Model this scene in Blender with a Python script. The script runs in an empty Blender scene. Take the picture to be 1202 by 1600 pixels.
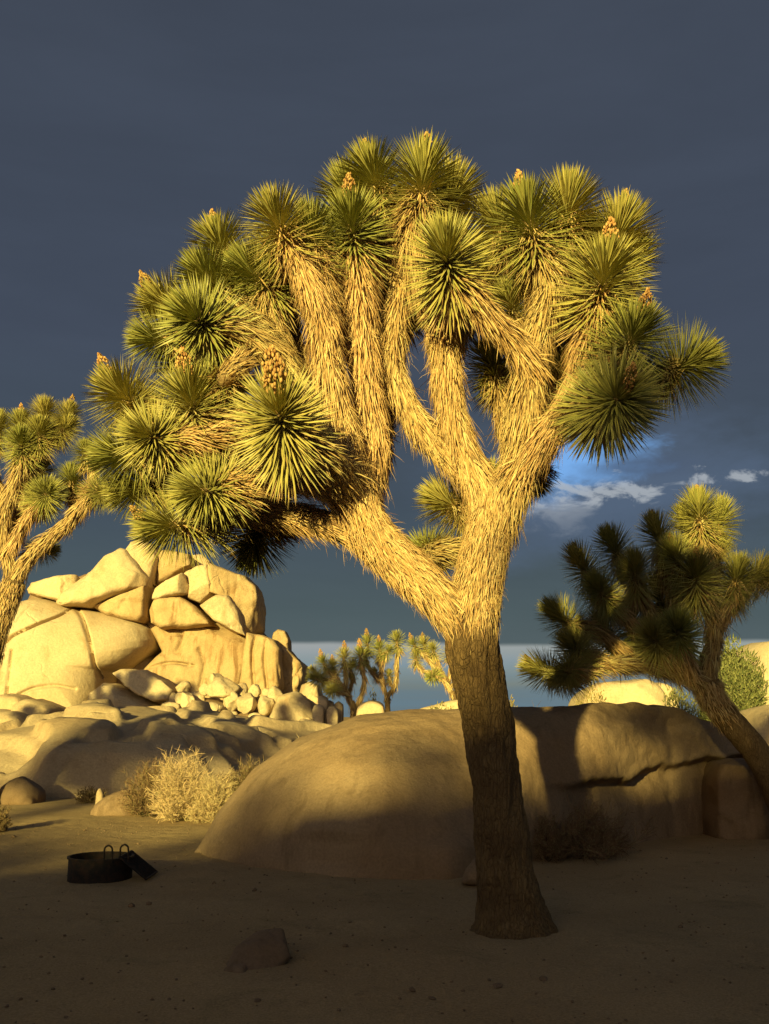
import bpy, math, random
import numpy as np
from mathutils import Vector, Matrix, Quaternion, noise as mnoise

R = math.radians
rng = np.random.default_rng(7)
random.seed(7)
scene = bpy.context.scene
COL = scene.collection

# ------------------------------------------------------------------ camera
CAM_Z, PITCH, LENS = 1.6, R(11.6), 35.0
FPX = 1600 * LENS / 36.0
cam_d = bpy.data.cameras.new('camera')
cam_d.sensor_fit = 'VERTICAL'; cam_d.sensor_height = 36.0; cam_d.sensor_width = 36.0
cam_d.lens = LENS; cam_d.clip_start = 0.05; cam_d.clip_end = 6000
cam = bpy.data.objects.new('camera', cam_d); COL.objects.link(cam)
cam.location = (0, 0, CAM_Z); cam.rotation_euler = (math.pi / 2 + PITCH, 0, 0)
scene.camera = cam

# ------------------------------------------------------------------ sun and sky
SUN_AZ, SUN_EL = R(18.0), R(12.0)      # light comes from behind the camera, a little from its left
sun_d = bpy.data.lights.new('sun', 'SUN'); sun_d.energy = 5.0; sun_d.angle = R(1.0)
sun_d.color = (1.0, 0.83, 0.27)
sun = bpy.data.objects.new('sun', sun_d); COL.objects.link(sun)
LIGHT = Vector((math.sin(SUN_AZ) * math.cos(SUN_EL), math.cos(SUN_AZ) * math.cos(SUN_EL), -math.sin(SUN_EL)))
sun.rotation_euler = LIGHT.to_track_quat('-Z', 'Y').to_euler(); sun.location = (-20, -60, 30)
scene.view_settings.view_transform = 'Standard'
scene.view_settings.look = 'None'
scene.view_settings.gamma = 1.0
scene.view_settings.use_curve_mapping = False
scene.view_settings.exposure = 1.0

def ray(px, py):
    a, b = (px - 601) / FPX, (800 - py) / FPX
    return Vector((a, math.cos(PITCH) - b * math.sin(PITCH), math.sin(PITCH) + b * math.cos(PITCH)))
def at(px, py, Y):
    """the point at forward distance Y that the photograph shows at (px, py)"""
    d = ray(px, py); return Vector((0, 0, CAM_Z)) + d * (Y / d.y)
def ground_at(px, py, z=0.0):
    d = ray(px, py); return Vector((0, 0, CAM_Z)) + d * ((z - CAM_Z) / d.z)

world = bpy.data.worlds.new('World'); scene.world = world; world.use_nodes = True
wn, wl = world.node_tree.nodes, world.node_tree.links
wn.clear()
class G:
    """small node-graph helper"""
    def __init__(s, tree): s.t = tree; s.n = tree.nodes; s.l = tree.links
    def new(s, typ, **kw):
        n = s.n.new(typ)
        for k, v in kw.items(): setattr(n, k, v)
        return n
    def put(s, sock, v):
        if isinstance(v, bpy.types.NodeSocket): s.l.new(v, sock)
        elif v is not None: sock.default_value = v
    def math(s, op, a, b=None, c=None, clamp=False):
        n = s.new('ShaderNodeMath', operation=op); n.use_clamp = clamp
        s.put(n.inputs[0], a)
        if b is not None: s.put(n.inputs[1], b)
        if c is not None: s.put(n.inputs[2], c)
        return n.outputs[0]
    def vmath(s, op, a, b=None):
        n = s.new('ShaderNodeVectorMath', operation=op); s.put(n.inputs[0], a)
        if b is not None: s.put(n.inputs[1], b)
        return n.outputs['Value'] if op in ('LENGTH', 'DOT_PRODUCT', 'DISTANCE') else n.outputs[0]
    def noise(s, vec, scale=1., detail=4., rough=.5, dist=0.):
        n = s.new('ShaderNodeTexNoise'); s.put(n.inputs['Vector'], vec)
        n.inputs['Scale'].default_value = scale; n.inputs['Detail'].default_value = detail
        n.inputs['Roughness'].default_value = rough; n.inputs['Distortion'].default_value = dist
        return n.outputs[0]
    def ramp(s, fac, stops, interp='LINEAR'):
        n = s.new('ShaderNodeValToRGB'); s.put(n.inputs[0], fac); cr = n.color_ramp; cr.interpolation = interp
        while len(cr.elements) < len(stops): cr.elements.new(0.5)
        for e, (p, c) in zip(cr.elements, stops):
            e.position = p; e.color = (c, c, c, 1) if isinstance(c, (int, float)) else (*c, 1)
        return n.outputs[0]
    def mix(s, f, a, b, blend='MIX'):
        n = s.new('ShaderNodeMix', data_type='RGBA', blend_type=blend)
        s.put(n.inputs[0], f); 
        for sk, v in ((n.inputs[6], a), (n.inputs[7], b)):
            s.put(sk, (*v, 1) if isinstance(v, tuple) and len(v) == 3 else v)
        return n.outputs[2]
    def smooth(s, v, lo, hi):
        n = s.new('ShaderNodeMapRange', interpolation_type='SMOOTHSTEP'); s.put(n.inputs[0], v)
        n.inputs[1].default_value = lo; n.inputs[2].default_value = hi
        return n.outputs[0]

g = G(world.node_tree)
tc = g.new('ShaderNodeTexCoord'); D = tc.outputs['Generated']
sep = g.new('ShaderNodeSeparateXYZ'); g.put(sep.inputs[0], D); DZ = sep.outputs[2]
nish = g.new('ShaderNodeTexSky'); nish.sky_type = 'NISHITA'; nish.sun_disc = False
nish.sun_elevation = SUN_EL; nish.sun_rotation = math.atan2(-LIGHT.x, -LIGHT.y)
nish.dust_density = 2.0
clear = g.vmath('MULTIPLY', nish.outputs[0], (0.075, 0.075, 0.075))
# storm deck: slate overhead, greener and lighter towards the horizon
elev = g.math('MULTIPLY', DZ, 1.0)
deck = g.ramp(g.math('MAXIMUM', DZ, 0.0), [(0.0, (.086, .112, .118)), (.10, (.060, .085, .093)), (.20, (.047, .066, .088)), (.36, (.044, .057, .084)), (.62, (.042, .053, .076)), (1.0, (.040, .050, .070))])
hv = g.math('DIVIDE', 1.0, g.math('ADD', g.math('MAXIMUM', DZ, 0.0), 0.12))
cvec = g.vmath('MULTIPLY', D, (1.6, 1.6, 7.0))
n1 = g.noise(cvec, 2.2, 5, .55, .3)
deck = g.vmath('SCALE', deck); deck.node.inputs['Scale'].default_value = 1.0
g.put(deck.node.inputs['Scale'], g.math('MULTIPLY_ADD', n1, 0.36, 0.82))
# broken strip under the edge of the deck, all round the horizon
edge = g.math('MULTIPLY_ADD', g.math('SUBTRACT', g.noise(g.vmath('MULTIPLY', D, (1.2, 1.2, 3)), 2.5, 4, .5), .5), 0.03, DZ)
strip = g.math('SUBTRACT', 1.0, g.smooth(edge, 0.066, 0.072))
bandn = g.noise(g.vmath('MULTIPLY', D, (1.5, 1.5, 34)), 1.6, 4, .55)
bandc = g.ramp(DZ, [(0.0, (.11, .165, .20)), (.03, (.105, .16, .195)), (.048, (.17, .235, .27)), (.068, (.27, .29, .29))])
bandc = g.mix(g.smooth(bandn, .35, .7), bandc, g.mix(.25, g.mix(.5, bandc, clear), (.10, .15, .18)))
sky = g.mix(strip, deck, bandc)
# torn opening in the deck with blue sky and lit cloud rims
def dirv(px, py):
    d = ray(px, py).normalized(); return (d.x, d.y, d.z)
wob = g.noise(g.vmath('MULTIPLY', D, (1, 1, 2.2)), 11, 5, .6)
wob2 = g.noise(g.vmath('MULTIPLY', D, (1, 1, 2.0)), 26, 6, .62, .4)
def patch(px, py, sx, sz, lo, hi, k, w):
    v = g.vmath('MULTIPLY', g.vmath('SUBTRACT', D, dirv(px, py)), (1 / sx, 1 / sx, 1 / sz))
    d = g.vmath('LENGTH', v)
    d = g.math('ADD', d, g.math('MULTIPLY', g.math('SUBTRACT', w, .5), k))
    return g.math('SUBTRACT', 1.0, g.smooth(d, lo, hi))
halo = patch(960, 765, .20, .085, .2, 1.15, 1.2, wob)
sky = g.mix(g.math('MULTIPLY', halo, .6), sky, (.085, .125, .20))
blue = patch(895, 722, .10, .040, .30, 1.05, 2.2, g.math('ADD', g.math('MULTIPLY', wob, .6), g.math('MULTIPLY', wob2, .4)))
sky = g.mix(g.math('MULTIPLY', blue, .95), sky, g.mix(.15, (.15, .36, .74), clear))
under = patch(985, 728, .085, .017, .2, 1.0, 1.6, wob)
sky = g.mix(g.math('MULTIPLY', under, .8), sky, (.058, .082, .13))
puff = patch(970, 766, .115, .014, .2, .9, 5.0, wob2)
sky = g.mix(g.math('MULTIPLY', puff, .75), sky, (.34, .37, .40))
puff2 = patch(880, 800, .045, .028, .1, 1.0, 3.2, wob2)
sky = g.mix(g.math('MULTIPLY', puff2, .5), sky, (.30, .33, .37))
low = patch(930, 830, .12, .026, .2, 1.0, 2.2, wob2)
sky = g.mix(g.math('MULTIPLY', low, .5), sky, (.060, .088, .135))
# where the deck ends towards the sun the clear evening sky shows
sd = g.vmath('DOT_PRODUCT', D, (-LIGHT.x, -LIGHT.y, -LIGHT.z))
west = g.smooth(sd, .80, .97)
sky = g.mix(west, sky, clear)
bg = g.new('ShaderNodeBackground'); g.put(bg.inputs[0], sky); bg.inputs[1].default_value = 0.63
out = g.new('ShaderNodeOutputWorld'); wl.new(bg.outputs[0], out.inputs[0])

# ------------------------------------------------------------------ materials
def mat(name, rough=.9, spec=.15):
    m = bpy.data.materials.new(name); m.use_nodes = True
    b = m.node_tree.nodes['Principled BSDF']; b.inputs['Roughness'].default_value = rough
    b.inputs['Specular IOR Level'].default_value = spec
    return m, G(m.node_tree), b
def bump(g, b, h, strength=.5, dist=.02):
    n = g.new('ShaderNodeBump'); n.inputs['Strength'].default_value = strength; n.inputs['Distance'].default_value = dist
    g.put(n.inputs['Height'], h); g.l.new(n.outputs[0], b.inputs['Normal'])
def wpos(g):
    return g.new('ShaderNodeNewGeometry').outputs['Position']
def attr(g, n): 
    a = g.new('ShaderNodeAttribute'); a.attribute_name = n; return a.outputs['Fac']

def rock_mat(name, base, dark, scale=1.0, stain=.5, bumpd=.03, crackw=.02, crk=.35):
    m, g, b = mat(name, .92, .12); p = wpos(g)
    big = g.noise(p, .45 * scale, 5, .6, .3); mid = g.noise(p, 2.6 * scale, 6, .65); fine = g.noise(p, 22 * scale, 5, .7)
    streak = g.noise(g.vmath('MULTIPLY', p, (1.6 * scale, 1.6 * scale, .25 * scale)), 1.5, 5, .6, .4)
    c = g.mix(g.smooth(big, .3, .7), base, tuple(x * y for x, y in zip(base, (.86, .80, .74))))
    c = g.mix(g.math('MULTIPLY', g.smooth(streak, .52, .72), stain), c, dark)
    c = g.mix(g.math('MULTIPLY', g.smooth(mid, .55, .75), stain * .5), c, dark)
    c = g.mix(.45, c, g.vmath('MULTIPLY', c, g.ramp(fine, [(.25, .45), (.75, 1.35)])))
    oi = g.new('ShaderNodeObjectInfo'); 
    c = g.mix(1.0, c, g.ramp(oi.outputs['Random'], [(0, (.90, .88, .86)), (1, (1.06, 1.04, 1.0))]), 'MULTIPLY')
    g.put(b.inputs['Base Color'], c)
    nz = g.new('ShaderNodeTexNoise'); g.put(nz.inputs['Vector'], p); nz.inputs['Scale'].default_value = .9 * scale; nz.inputs['Detail'].default_value = 5
    cv = g.vmath('SCALE', nz.outputs[1]); cv.node.inputs['Scale'].default_value = 1.1 / scale
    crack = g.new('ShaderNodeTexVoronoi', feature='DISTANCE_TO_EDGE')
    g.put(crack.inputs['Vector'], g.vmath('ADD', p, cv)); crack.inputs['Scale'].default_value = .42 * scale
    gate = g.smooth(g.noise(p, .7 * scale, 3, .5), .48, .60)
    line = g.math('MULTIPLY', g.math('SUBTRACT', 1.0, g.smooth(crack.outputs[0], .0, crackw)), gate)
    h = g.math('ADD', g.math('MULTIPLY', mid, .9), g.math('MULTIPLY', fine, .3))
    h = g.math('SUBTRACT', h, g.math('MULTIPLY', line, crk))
    h = g.math('ADD', h, g.math('MULTIPLY', g.smooth(g.noise(p, 1.1 * scale, 5, .6, .3), .35, .65), .25))
    bump(g, b, h, .55, bumpd)
    return m
M = {}
M['pile'] = rock_mat('cream_granite', (.54, .44, .29), (.34, .21, .10), .7, .5, .10, .018)  # cream tan is the granite's own colour
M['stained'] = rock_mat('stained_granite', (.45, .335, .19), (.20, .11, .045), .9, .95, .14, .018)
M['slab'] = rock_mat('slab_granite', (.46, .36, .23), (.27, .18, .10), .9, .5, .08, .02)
M['whale'] = rock_mat('weathered_granite', (.30, .215, .135), (.17, .115, .07), 1.6, .65, .065, .008, 0.)
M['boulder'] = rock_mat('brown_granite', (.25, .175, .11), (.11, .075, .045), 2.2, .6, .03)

def ground_mat():
    m, g, b = mat('desert_sand', .96, .08); p = wpos(g)
    n1 = g.noise(p, .5, 5, .6); n2 = g.noise(p, 5, 5, .65); n3 = g.noise(p, 60, 4, .7); n4 = g.noise(p, 1.6, 5, .7, .6)
    c = g.mix(g.smooth(n1, .3, .7), (.40, .285, .145), (.33, .23, .115))
    c = g.mix(g.math('MULTIPLY', g.smooth(n4, .52, .72), .5), c, (.20, .155, .075))
    c = g.mix(.5, c, g.vmath('MULTIPLY', c, g.ramp(n3, [(.3, .35), (.7, 1.5)])))
    c = g.mix(g.math('MULTIPLY', g.smooth(n2, .58, .75), .35), c, (.15, .105, .06))
    g.put(b.inputs['Base Color'], c)
    bump(g, b, g.math('ADD', g.math('MULTIPLY', n2, 1.0), g.math('MULTIPLY', n3, .35)), .8, .03)
    return m
M['ground'] = ground_mat()

def bark_mat():
    m, g, b = mat('joshua_bark', .92, .1); p = wpos(g)
    v = g.new('ShaderNodeTexVoronoi', feature='DISTANCE_TO_EDGE'); w = g.noise(p, 8, 4, .6)
    wv = g.vmath('ADD', g.vmath('MULTIPLY', p, (1, 1, .34)), g.vmath('SCALE', p)); wv = g.vmath('MULTIPLY', p, (1, 1, .34))
    wadd = g.new('ShaderNodeCombineXYZ'); 
    for i in range(3): g.put(wadd.inputs[i], g.math('MULTIPLY', w, .06))
    g.put(v.inputs['Vector'], g.vmath('ADD', wv, wadd.outputs[0])); v.inputs['Scale'].default_value = 38
    fib = g.noise(g.vmath('MULTIPLY', p, (1, 1, .12)), 55, 5, .7); n2 = g.noise(p, 3.0, 5, .65)
    c = g.mix(g.smooth(n2, .35, .7), (.235, .150, .066), (.150, .092, .042))
    c = g.mix(g.math('MULTIPLY', g.smooth(g.noise(p, 14, 5, .7), .55, .72), .5), c, (.29, .20, .095))
    c = g.mix(g.math('MULTIPLY', g.smooth(v.outputs[0], .12, .0), .45), c, (.05, .032, .018))
    c = g.mix(.5, c, g.vmath('MULTIPLY', c, g.ramp(fib, [(.3, .45), (.7, 1.45)])))
    g.put(b.inputs['Base Color'], c)
    bump(g, b, g.math('ADD', g.math('MULTIPLY', g.smooth(v.outputs[0], 0, .2), .35), g.math('MULTIPLY', fib, 1.0)), 1.0, .026)
    return m
M['bark'] = bark_mat()
def limb_mat():
    m, g, b = mat('fibrous_limb', .9, .1); p = wpos(g)
    n = g.noise(p, 45, 5, .7); n2 = g.noise(p, 6, 4, .6)
    c = g.mix(g.smooth(n, .3, .7), (.13, .08, .035), (.40, .28, .13))
    c = g.mix(g.math('MULTIPLY', n2, .4), c, (.20, .125, .06)); g.put(b.inputs['Base Color'], c)
    bump(g, b, n, .9, .02); return m
M['limb'] = limb_mat()
def leaf_mat(name, stops, rough=.5, spec=.3):
    """fac: 0 = dead straw ... 1 = living; along: 0 = base ... 1 = tip"""
    m, g, b = mat(name, rough, spec)
    f = attr(g, 'fac'); t = attr(g, 'along')
    c = g.ramp(f, stops)
    oi = g.new('ShaderNodeObjectInfo')
    c = g.mix(1.0, c, g.ramp(oi.outputs['Random'], [(0, (.82, .88, .80)), (1, (1.16, 1.08, 1.08))]), 'MULTIPLY')
    c = g.mix(g.math('MULTIPLY', g.smooth(t, .86, 1.0), .6), c, (.24, .16, .07))
    c = g.mix(g.math('MULTIPLY', g.math('SUBTRACT', 1.0, g.smooth(t, .0, .35)), .6), c, (.36, .33, .15))
    g.put(b.inputs['Base Color'], c)
    return m
M['leaf'] = leaf_mat('joshua_leaf', [(0, (.30, .19, .08)), (.22, (.44, .31, .13)), (.4, (.38, .33, .10)), (.7, (.32, .29, .08)), (1, (.23, .235, .066))])
M['straw'] = leaf_mat('dead_leaf_straw', [(0, (.17, .09, .035)), (.35, (.38, .235, .09)), (.7, (.50, .345, .145)), (1, (.60, .455, .21))], .6, .2)
M['fruit'] = leaf_mat('dried_fruit', [(0, (.24, .12, .04)), (1, (.52, .33, .13))], .8, .1)
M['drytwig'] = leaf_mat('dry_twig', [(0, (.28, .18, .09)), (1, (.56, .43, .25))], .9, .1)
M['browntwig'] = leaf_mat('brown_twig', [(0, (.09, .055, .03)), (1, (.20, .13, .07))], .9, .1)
M['shrub'] = leaf_mat('desert_shrub_leaf', [(0, (.10, .10, .035)), (1, (.22, .20, .07))], .7, .15)
M['juniper'] = leaf_mat('juniper_leaf', [(0, (.07, .085, .03)), (1, (.17, .17, .06))], .7, .15)
M['creosote'] = leaf_mat('yellow_shrub_leaf', [(0, (.16, .13, .05)), (1, (.36, .28, .11))], .7, .15)
def steel_mat():
    m, g, b = mat('rusted_steel', .75, .3); p = wpos(g)
    n = g.noise(p, 18, 5, .7)
    g.put(b.inputs['Base Color'], g.mix(g.smooth(n, .4, .65), (.010, .009, .008), (.035, .018, .010)))
    bump(g, b, n, .3, .004); return m
M['steel'] = steel_mat()

# ------------------------------------------------------------------ mesh helpers
def np_mesh(name, V, F, attrs=None, smooth=True):
    """V (n,3), F (m,3) or (m,4) int array"""
    V = np.asarray(V, dtype=np.float32); F = np.asarray(F, dtype=np.int32)
    me = bpy.data.meshes.new(name); k = F.shape[1]
    me.vertices.add(len(V)); me.vertices.foreach_set('co', V.ravel())
    me.loops.add(F.size); me.loops.foreach_set('vertex_index', F.ravel())
    me.polygons.add(len(F)); me.polygons.foreach_set('loop_start', np.arange(0, F.size, k, dtype=np.int32))
    try: me.polygons.foreach_set('loop_total', np.full(len(F), k, dtype=np.int32))
    except Exception: pass
    me.polygons.foreach_set('use_smooth', np.full(len(F), smooth, dtype=bool))
    me.update(calc_edges=True); me.validate()
    for an, av in (attrs or {}).items():
        a = me.attributes.new(an, 'FLOAT', 'POINT'); a.data.foreach_set('value', np.asarray(av, dtype=np.float32))
    return me
def link(name, me, material, parent=None, loc=(0, 0, 0)):
    o = bpy.data.objects.new(name, me)
    if material is not None and len(me.materials) == 0: me.materials.append(material)
    o.location = loc; o.parent = parent; COL.objects.link(o); return o
def tag(o, label=None, cat=None, group=None, kind=None):
    if label: o['label'] = label
    if cat: o['category'] = cat
    if group: o['group'] = group
    if kind: o['kind'] = kind
    return o
def thing(name, loc, label, cat, group=None):
    o = bpy.data.objects.new(name, None); o.empty_display_size = .2; o.location = loc; COL.objects.link(o)
    return tag(o, label, cat, group)
def fbm(p, octv=4, s=1.0):
    v, a, f = 0., 1., s
    for _ in range(octv):
        v += a * mnoise.noise((p[0] * f, p[1] * f, p[2] * f)); a *= .5; f *= 2.03
    return v

def unit(A): return A / np.maximum(np.linalg.norm(A, axis=-1, keepdims=True), 1e-9)
def leaves(P, Dv, S, L, W, bend, fac):
    """N pointed keeled leaves as (V, F, attrs)"""
    P, Dv, S, bend = map(np.asarray, (P, Dv, S, bend)); N = len(P)
    L = np.broadcast_to(L, (N,)).astype(float); W = np.broadcast_to(W, (N,)).astype(float)
    Dv = unit(Dv); S = unit(S - Dv * np.sum(S * Dv, 1, keepdims=True)); U = np.cross(S, Dv)
    st, wd = (0., .34, .74), (.62, 1., .62)
    V = np.zeros((N, 10, 3)); A = np.zeros((N, 10))
    for k, (t, w) in enumerate(zip(st, wd)):
        c = P + Dv * (L * t)[:, None] + bend * (L * t * t)[:, None]
        h = (W * w * .5)[:, None]
        V[:, k * 3] = c - S * h; V[:, k * 3 + 1] = c - U * h * .55; V[:, k * 3 + 2] = c + S * h
        A[:, k * 3:k * 3 + 3] = t
    V[:, 9] = P + Dv * L[:, None] + bend * L[:, None]; A[:, 9] = 1
    T = []
    for k in (0, 1):
        for j in (0, 1):
            a, b2 = k * 3 + j, k * 3 + j + 1; c, d = a + 3, b2 + 3
            T += [(a, b2, d), (a, d, c)]
    T += [(6, 7, 9), (7, 8, 9)]
    T = np.array(T); F = (T[None] + (np.arange(N) * 10)[:, None, None]).reshape(-1, 3)
    return V.reshape(-1, 3), F, {'fac': np.repeat(np.broadcast_to(fac, (N,)), 10), 'along': A.ravel()}
def rand_dirs(n): return unit(rng.normal(size=(n, 3)))

def spline(pts, n_per=10):
    """Catmull-Rom through rows of pts (any number of columns)"""
    P = np.asarray(pts, float)
    if len(P) < 3:
        t = np.linspace(0, 1, n_per * 2)[:, None]; return P[0] * (1 - t) + P[-1] * t
    Q = np.vstack([2 * P[0] - P[1], P, 2 * P[-1] - P[-2]]); out = []
    for i in range(1, len(Q) - 2):
        p0, p1, p2, p3 = Q[i - 1:i + 3]
        for t in np.linspace(0, 1, n_per, endpoint=False):
            out.append(.5 * ((2 * p1) + (-p0 + p2) * t + (2 * p0 - 5 * p1 + 4 * p2 - p3) * t * t + (-p0 + 3 * p1 - 3 * p2 + p3) * t ** 3))
    out.append(P[-1]); return np.array(out)
def frames(C):
    T = unit(np.gradient(C, axis=0)); N = np.zeros_like(C)
    n = np.cross(T[0], (0.3, 1, .1)); n /= np.linalg.norm(n)
    for i in range(len(C)):
        n = n - T[i] * n.dot(T[i]); n /= np.linalg.norm(n); N[i] = n
    return T, N, np.cross(T, N)
def tube(C, Rd, sides=16, amp=0.06, fs=5., ridge=0.):
    T, N, B = frames(C); a = np.linspace(0, 2 * math.pi, sides, endpoint=False); V = []
    for i in range(len(C)):
        for k in range(sides):
            d = N[i] * math.cos(a[k]) + B[i] * math.sin(a[k])
            q = C[i] + d * Rd[i]
            r = Rd[i] * (1 + amp * fbm(q, 3, fs))
            if ridge:
                w = fbm((q[0] * 1., q[1] * 1., q[2] * .16), 3, 9.)
                r += ridge * (.6 - 2.6 * abs(w)) + ridge * .7 * fbm((q[0], q[1], q[2] * .35), 3, 24.)
                r += max(0, .35 - q[2]) ** 2 * .30 * (.5 + fbm((d[0] * 1.6, d[1] * 1.6, 2.2), 2, 1.5)) if q[2] < .35 else 0
            V.append(C[i] + d * r)
    F = []
    for i in range(len(C) - 1):
        for k in range(sides):
            F.append((i * sides + k, i * sides + (k + 1) % sides, (i + 1) * sides + (k + 1) % sides, (i + 1) * sides + k))
    n = len(V); V.append(C[-1] + T[-1] * Rd[-1] * .4); V.append(C[0])
    for k in range(sides):
        F.append(((len(C) - 1) * sides + k, (len(C) - 1) * sides + (k + 1) % sides, n, n))
    # degenerate quads at the cap are turned into a tidy fan of triangles by splitting
    V = np.array(V); Fq = np.array(F[:(len(C) - 1) * sides]); 
    tri = np.concatenate([Fq[:, [0, 1, 2]], Fq[:, [0, 2, 3]], np.array([f[:3] for f in F[(len(C) - 1) * sides:]])])
    return V, tri

# ------------------------------------------------------------------ ground
def gh(x, y):
    return .035 * mnoise.noise((x * .35, y * .35, 3.1)) + .018 * mnoise.noise((x * 1.3, y * 1.3, 7.7))
def grid_axis(lo, hi, step, far, n):
    inner = np.arange(lo, hi + 1e-6, step)
    g1 = hi + (far - hi) * np.linspace(0, 1, n + 1)[1:] ** 3
    g0 = lo - (far + lo) * np.linspace(0, 1, n + 1)[1:] ** 3
    return np.concatenate([g0[::-1], inner, g1])
gx, gy = grid_axis(-7, 8, .075, 2500, 26), grid_axis(2.4, 17, .075, 2500, 26)
GV = []
for y in gy:
    for x in gx:
        z = gh(x, y) if abs(x) < 80 and -60 < y < 120 else 0
        if -7.1 < x < 8.1 and 2.3 < y < 17.1:
            z += .010 * mnoise.noise((x * 5, y * 5, 1.)) + .006 * mnoise.noise((x * 11, y * 11, 5.))
        GV.append((x, y, z))
nx = len(gx); ii, jj = np.meshgrid(np.arange(len(gy) - 1), np.arange(nx - 1), indexing='ij')
b0 = (ii * nx + jj).ravel()
tag(link('ground', np_mesh('ground', GV, np.stack([b0, b0 + 1, b0 + nx + 1, b0 + nx], 1)), M['ground']), kind='structure')

# ------------------------------------------------------------------ rocks
def resample_closed(P, n, soft):
    P = np.asarray(P, float)
    for _ in range(soft):                                    # corner cutting
        Q = np.roll(P, -1, 0); P = np.stack([P * .78 + Q * .22, P * .22 + Q * .78], 1).reshape(-1, P.shape[1])
    L = np.linalg.norm(np.roll(P, -1, 0) - P, axis=1); s = np.concatenate([[0], np.cumsum(L)])
    Pc = np.vstack([P, P[:1]]); t = np.linspace(0, s[-1], n, endpoint=False)
    return np.stack([np.interp(t, s, Pc[:, k]) for k in range(P.shape[1])], 1)
def boulder(name, outline, Y, thick, label, cat='boulder', group=None, m='pile', tilt=(0, 0), n=56, soft=1, e=7, rough=.05, facet=.0, chip=.10, cuts=2, grow=1.05, zmin=-.25, seed=0, parent=None, grooves=(), nring=13, lim=(.80, .94)):
    """a solid rock with this outline, its mid plane at distance Y, its depth 2*thick, rounded front and back"""
    P = np.array([at(px, py, Y) for px, py in outline]); P = P[:, [0, 2]]
    P[:, 1] = np.maximum(P[:, 1], zmin)
    P = resample_closed(P, n, soft); c = (P.max(0) + P.min(0)) / 2; P = c + (P - c) * grow; size = float(np.min(P.max(0) - P.min(0)))
    rf = [k / nring for k in range(1, nring + 1)]
    rings = [(math.sin(f * math.pi / 2), -1) for f in rf] + [(math.sin(f * math.pi / 2), 1) for f in rf[-2::-1]]
    V = [(c[0], Y - thick, c[1])]
    for r, side in rings:
        d = thick * (1 - r ** e) ** (1 / e) if r < 1 else 0
        for x, z in (c + (P - c) * r): V.append((x, Y + side * d, z))
    V.append((c[0], Y + thick, c[1]))
    V = np.array(V); V[:, 1] += tilt[0] * (V[:, 0] - c[0]) + tilt[1] * (V[:, 2] - c[1])
    ctr = np.array((c[0], Y, c[1])); out = unit(V - ctr)
    fs = 1.6 / max(size, .05)
    kr = random.Random(int(abs(c[0] * 1000)) + seed)
    for _ in range(cuts):                                   # knock planes off, as frost and joints do
        nv = np.array((kr.uniform(-1, 1), kr.uniform(-1.0, .35), kr.uniform(-.5, 1.0))); nv /= np.linalg.norm(nv)
        hd = (V - ctr) @ nv; lm = hd.max() * kr.uniform(*lim); over = hd > lm
        V[over] -= nv * ((hd[over] - lm) * .9)[:, None]
    for i in range(len(V)):
        p = V[i] + seed * 7.3
        h = fbm(p, 4, fs) * rough * size
        if chip:                                            # planar facets, each with its own slope
            dist, cpts = mnoise.voronoi((p[0] * fs * 1.1, p[1] * fs * 1.1, p[2] * fs * 1.1)); c0 = cpts[0]
            rv = mnoise.noise_vector((c0[0] * 3.1, c0[1] * 3.1, c0[2] * 3.1))
            h += chip * size * (rv.x * (p[0] * fs * 1.1 - c0[0]) + rv.y * (p[2] * fs * 1.1 - c0[2]) + rv.z * .25) * min(1., (dist[1] - dist[0]) * 5)
            d2, c2 = mnoise.voronoi((p[0] * fs * 2.7, p[1] * fs * 2.7, p[2] * fs * 2.7)); rv = mnoise.noise_vector((c2[0][0] * 3.1, c2[0][1] * 3.1, c2[0][2] * 3.1))
            h += chip * .22 * size * (rv.x * (p[0] * fs * 2.7 - c2[0][0]) + rv.y * (p[2] * fs * 2.7 - c2[0][2]) + rv.z * .3) * min(1., (d2[1] - d2[0]) * 5)
        if facet:
            cell = mnoise.voronoi((p[0] * fs * .8, p[1] * fs * .8, p[2] * fs * .8))[0]
            h += facet * size * (cell[0] - .4)
        V[i] += out[i] * h
    for line, wd, dp in grooves:                            # joints cut into the front face
        Lp = np.array([at(px, py, Y) for px, py in line])[:, [0, 2]]; Lp = spline(Lp, 8)
        q = V[:, [0, 2]]; dmin = np.full(len(V), 1e9)
        for a_, b_ in zip(Lp[:-1], Lp[1:]):
            ab = b_ - a_; t = np.clip(((q - a_) @ ab) / (ab @ ab), 0, 1); dmin = np.minimum(dmin, np.linalg.norm(q - a_ - t[:, None] * ab, axis=1))
        V[:, 1] += dp * np.exp(-(dmin / wd) ** 2) * (V[:, 1] < Y)
    F = []; nr = len(rings)
    for k in range(n): F.append((0, 1 + (k + 1) % n, 1 + k))
    for r in range(nr - 1):
        a = 1 + r * n; b = a + n
        for k in range(n):
            k2 = (k + 1) % n; F += [(a + k, a + k2, b + k2), (a + k, b + k2, b + k)]
    a = 1 + (nr - 1) * n; last = len(V) - 1
    for k in range(n): F.append((a + k, a + (k + 1) % n, last))
    base = np.array((c[0], Y, V[:, 2].min())); 
    me = np_mesh(name, V - base, F)
    o = link(name, me, M[m] if isinstance(m, str) else m, parent, base)
    if parent is None: tag(o, label, cat, group)
    return o
def Z6(*pts):   # outline read in the enlarged view of the rock pile
    return [(x / 2.404, 840 + y / 2.404) for x, y in pts]

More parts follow.
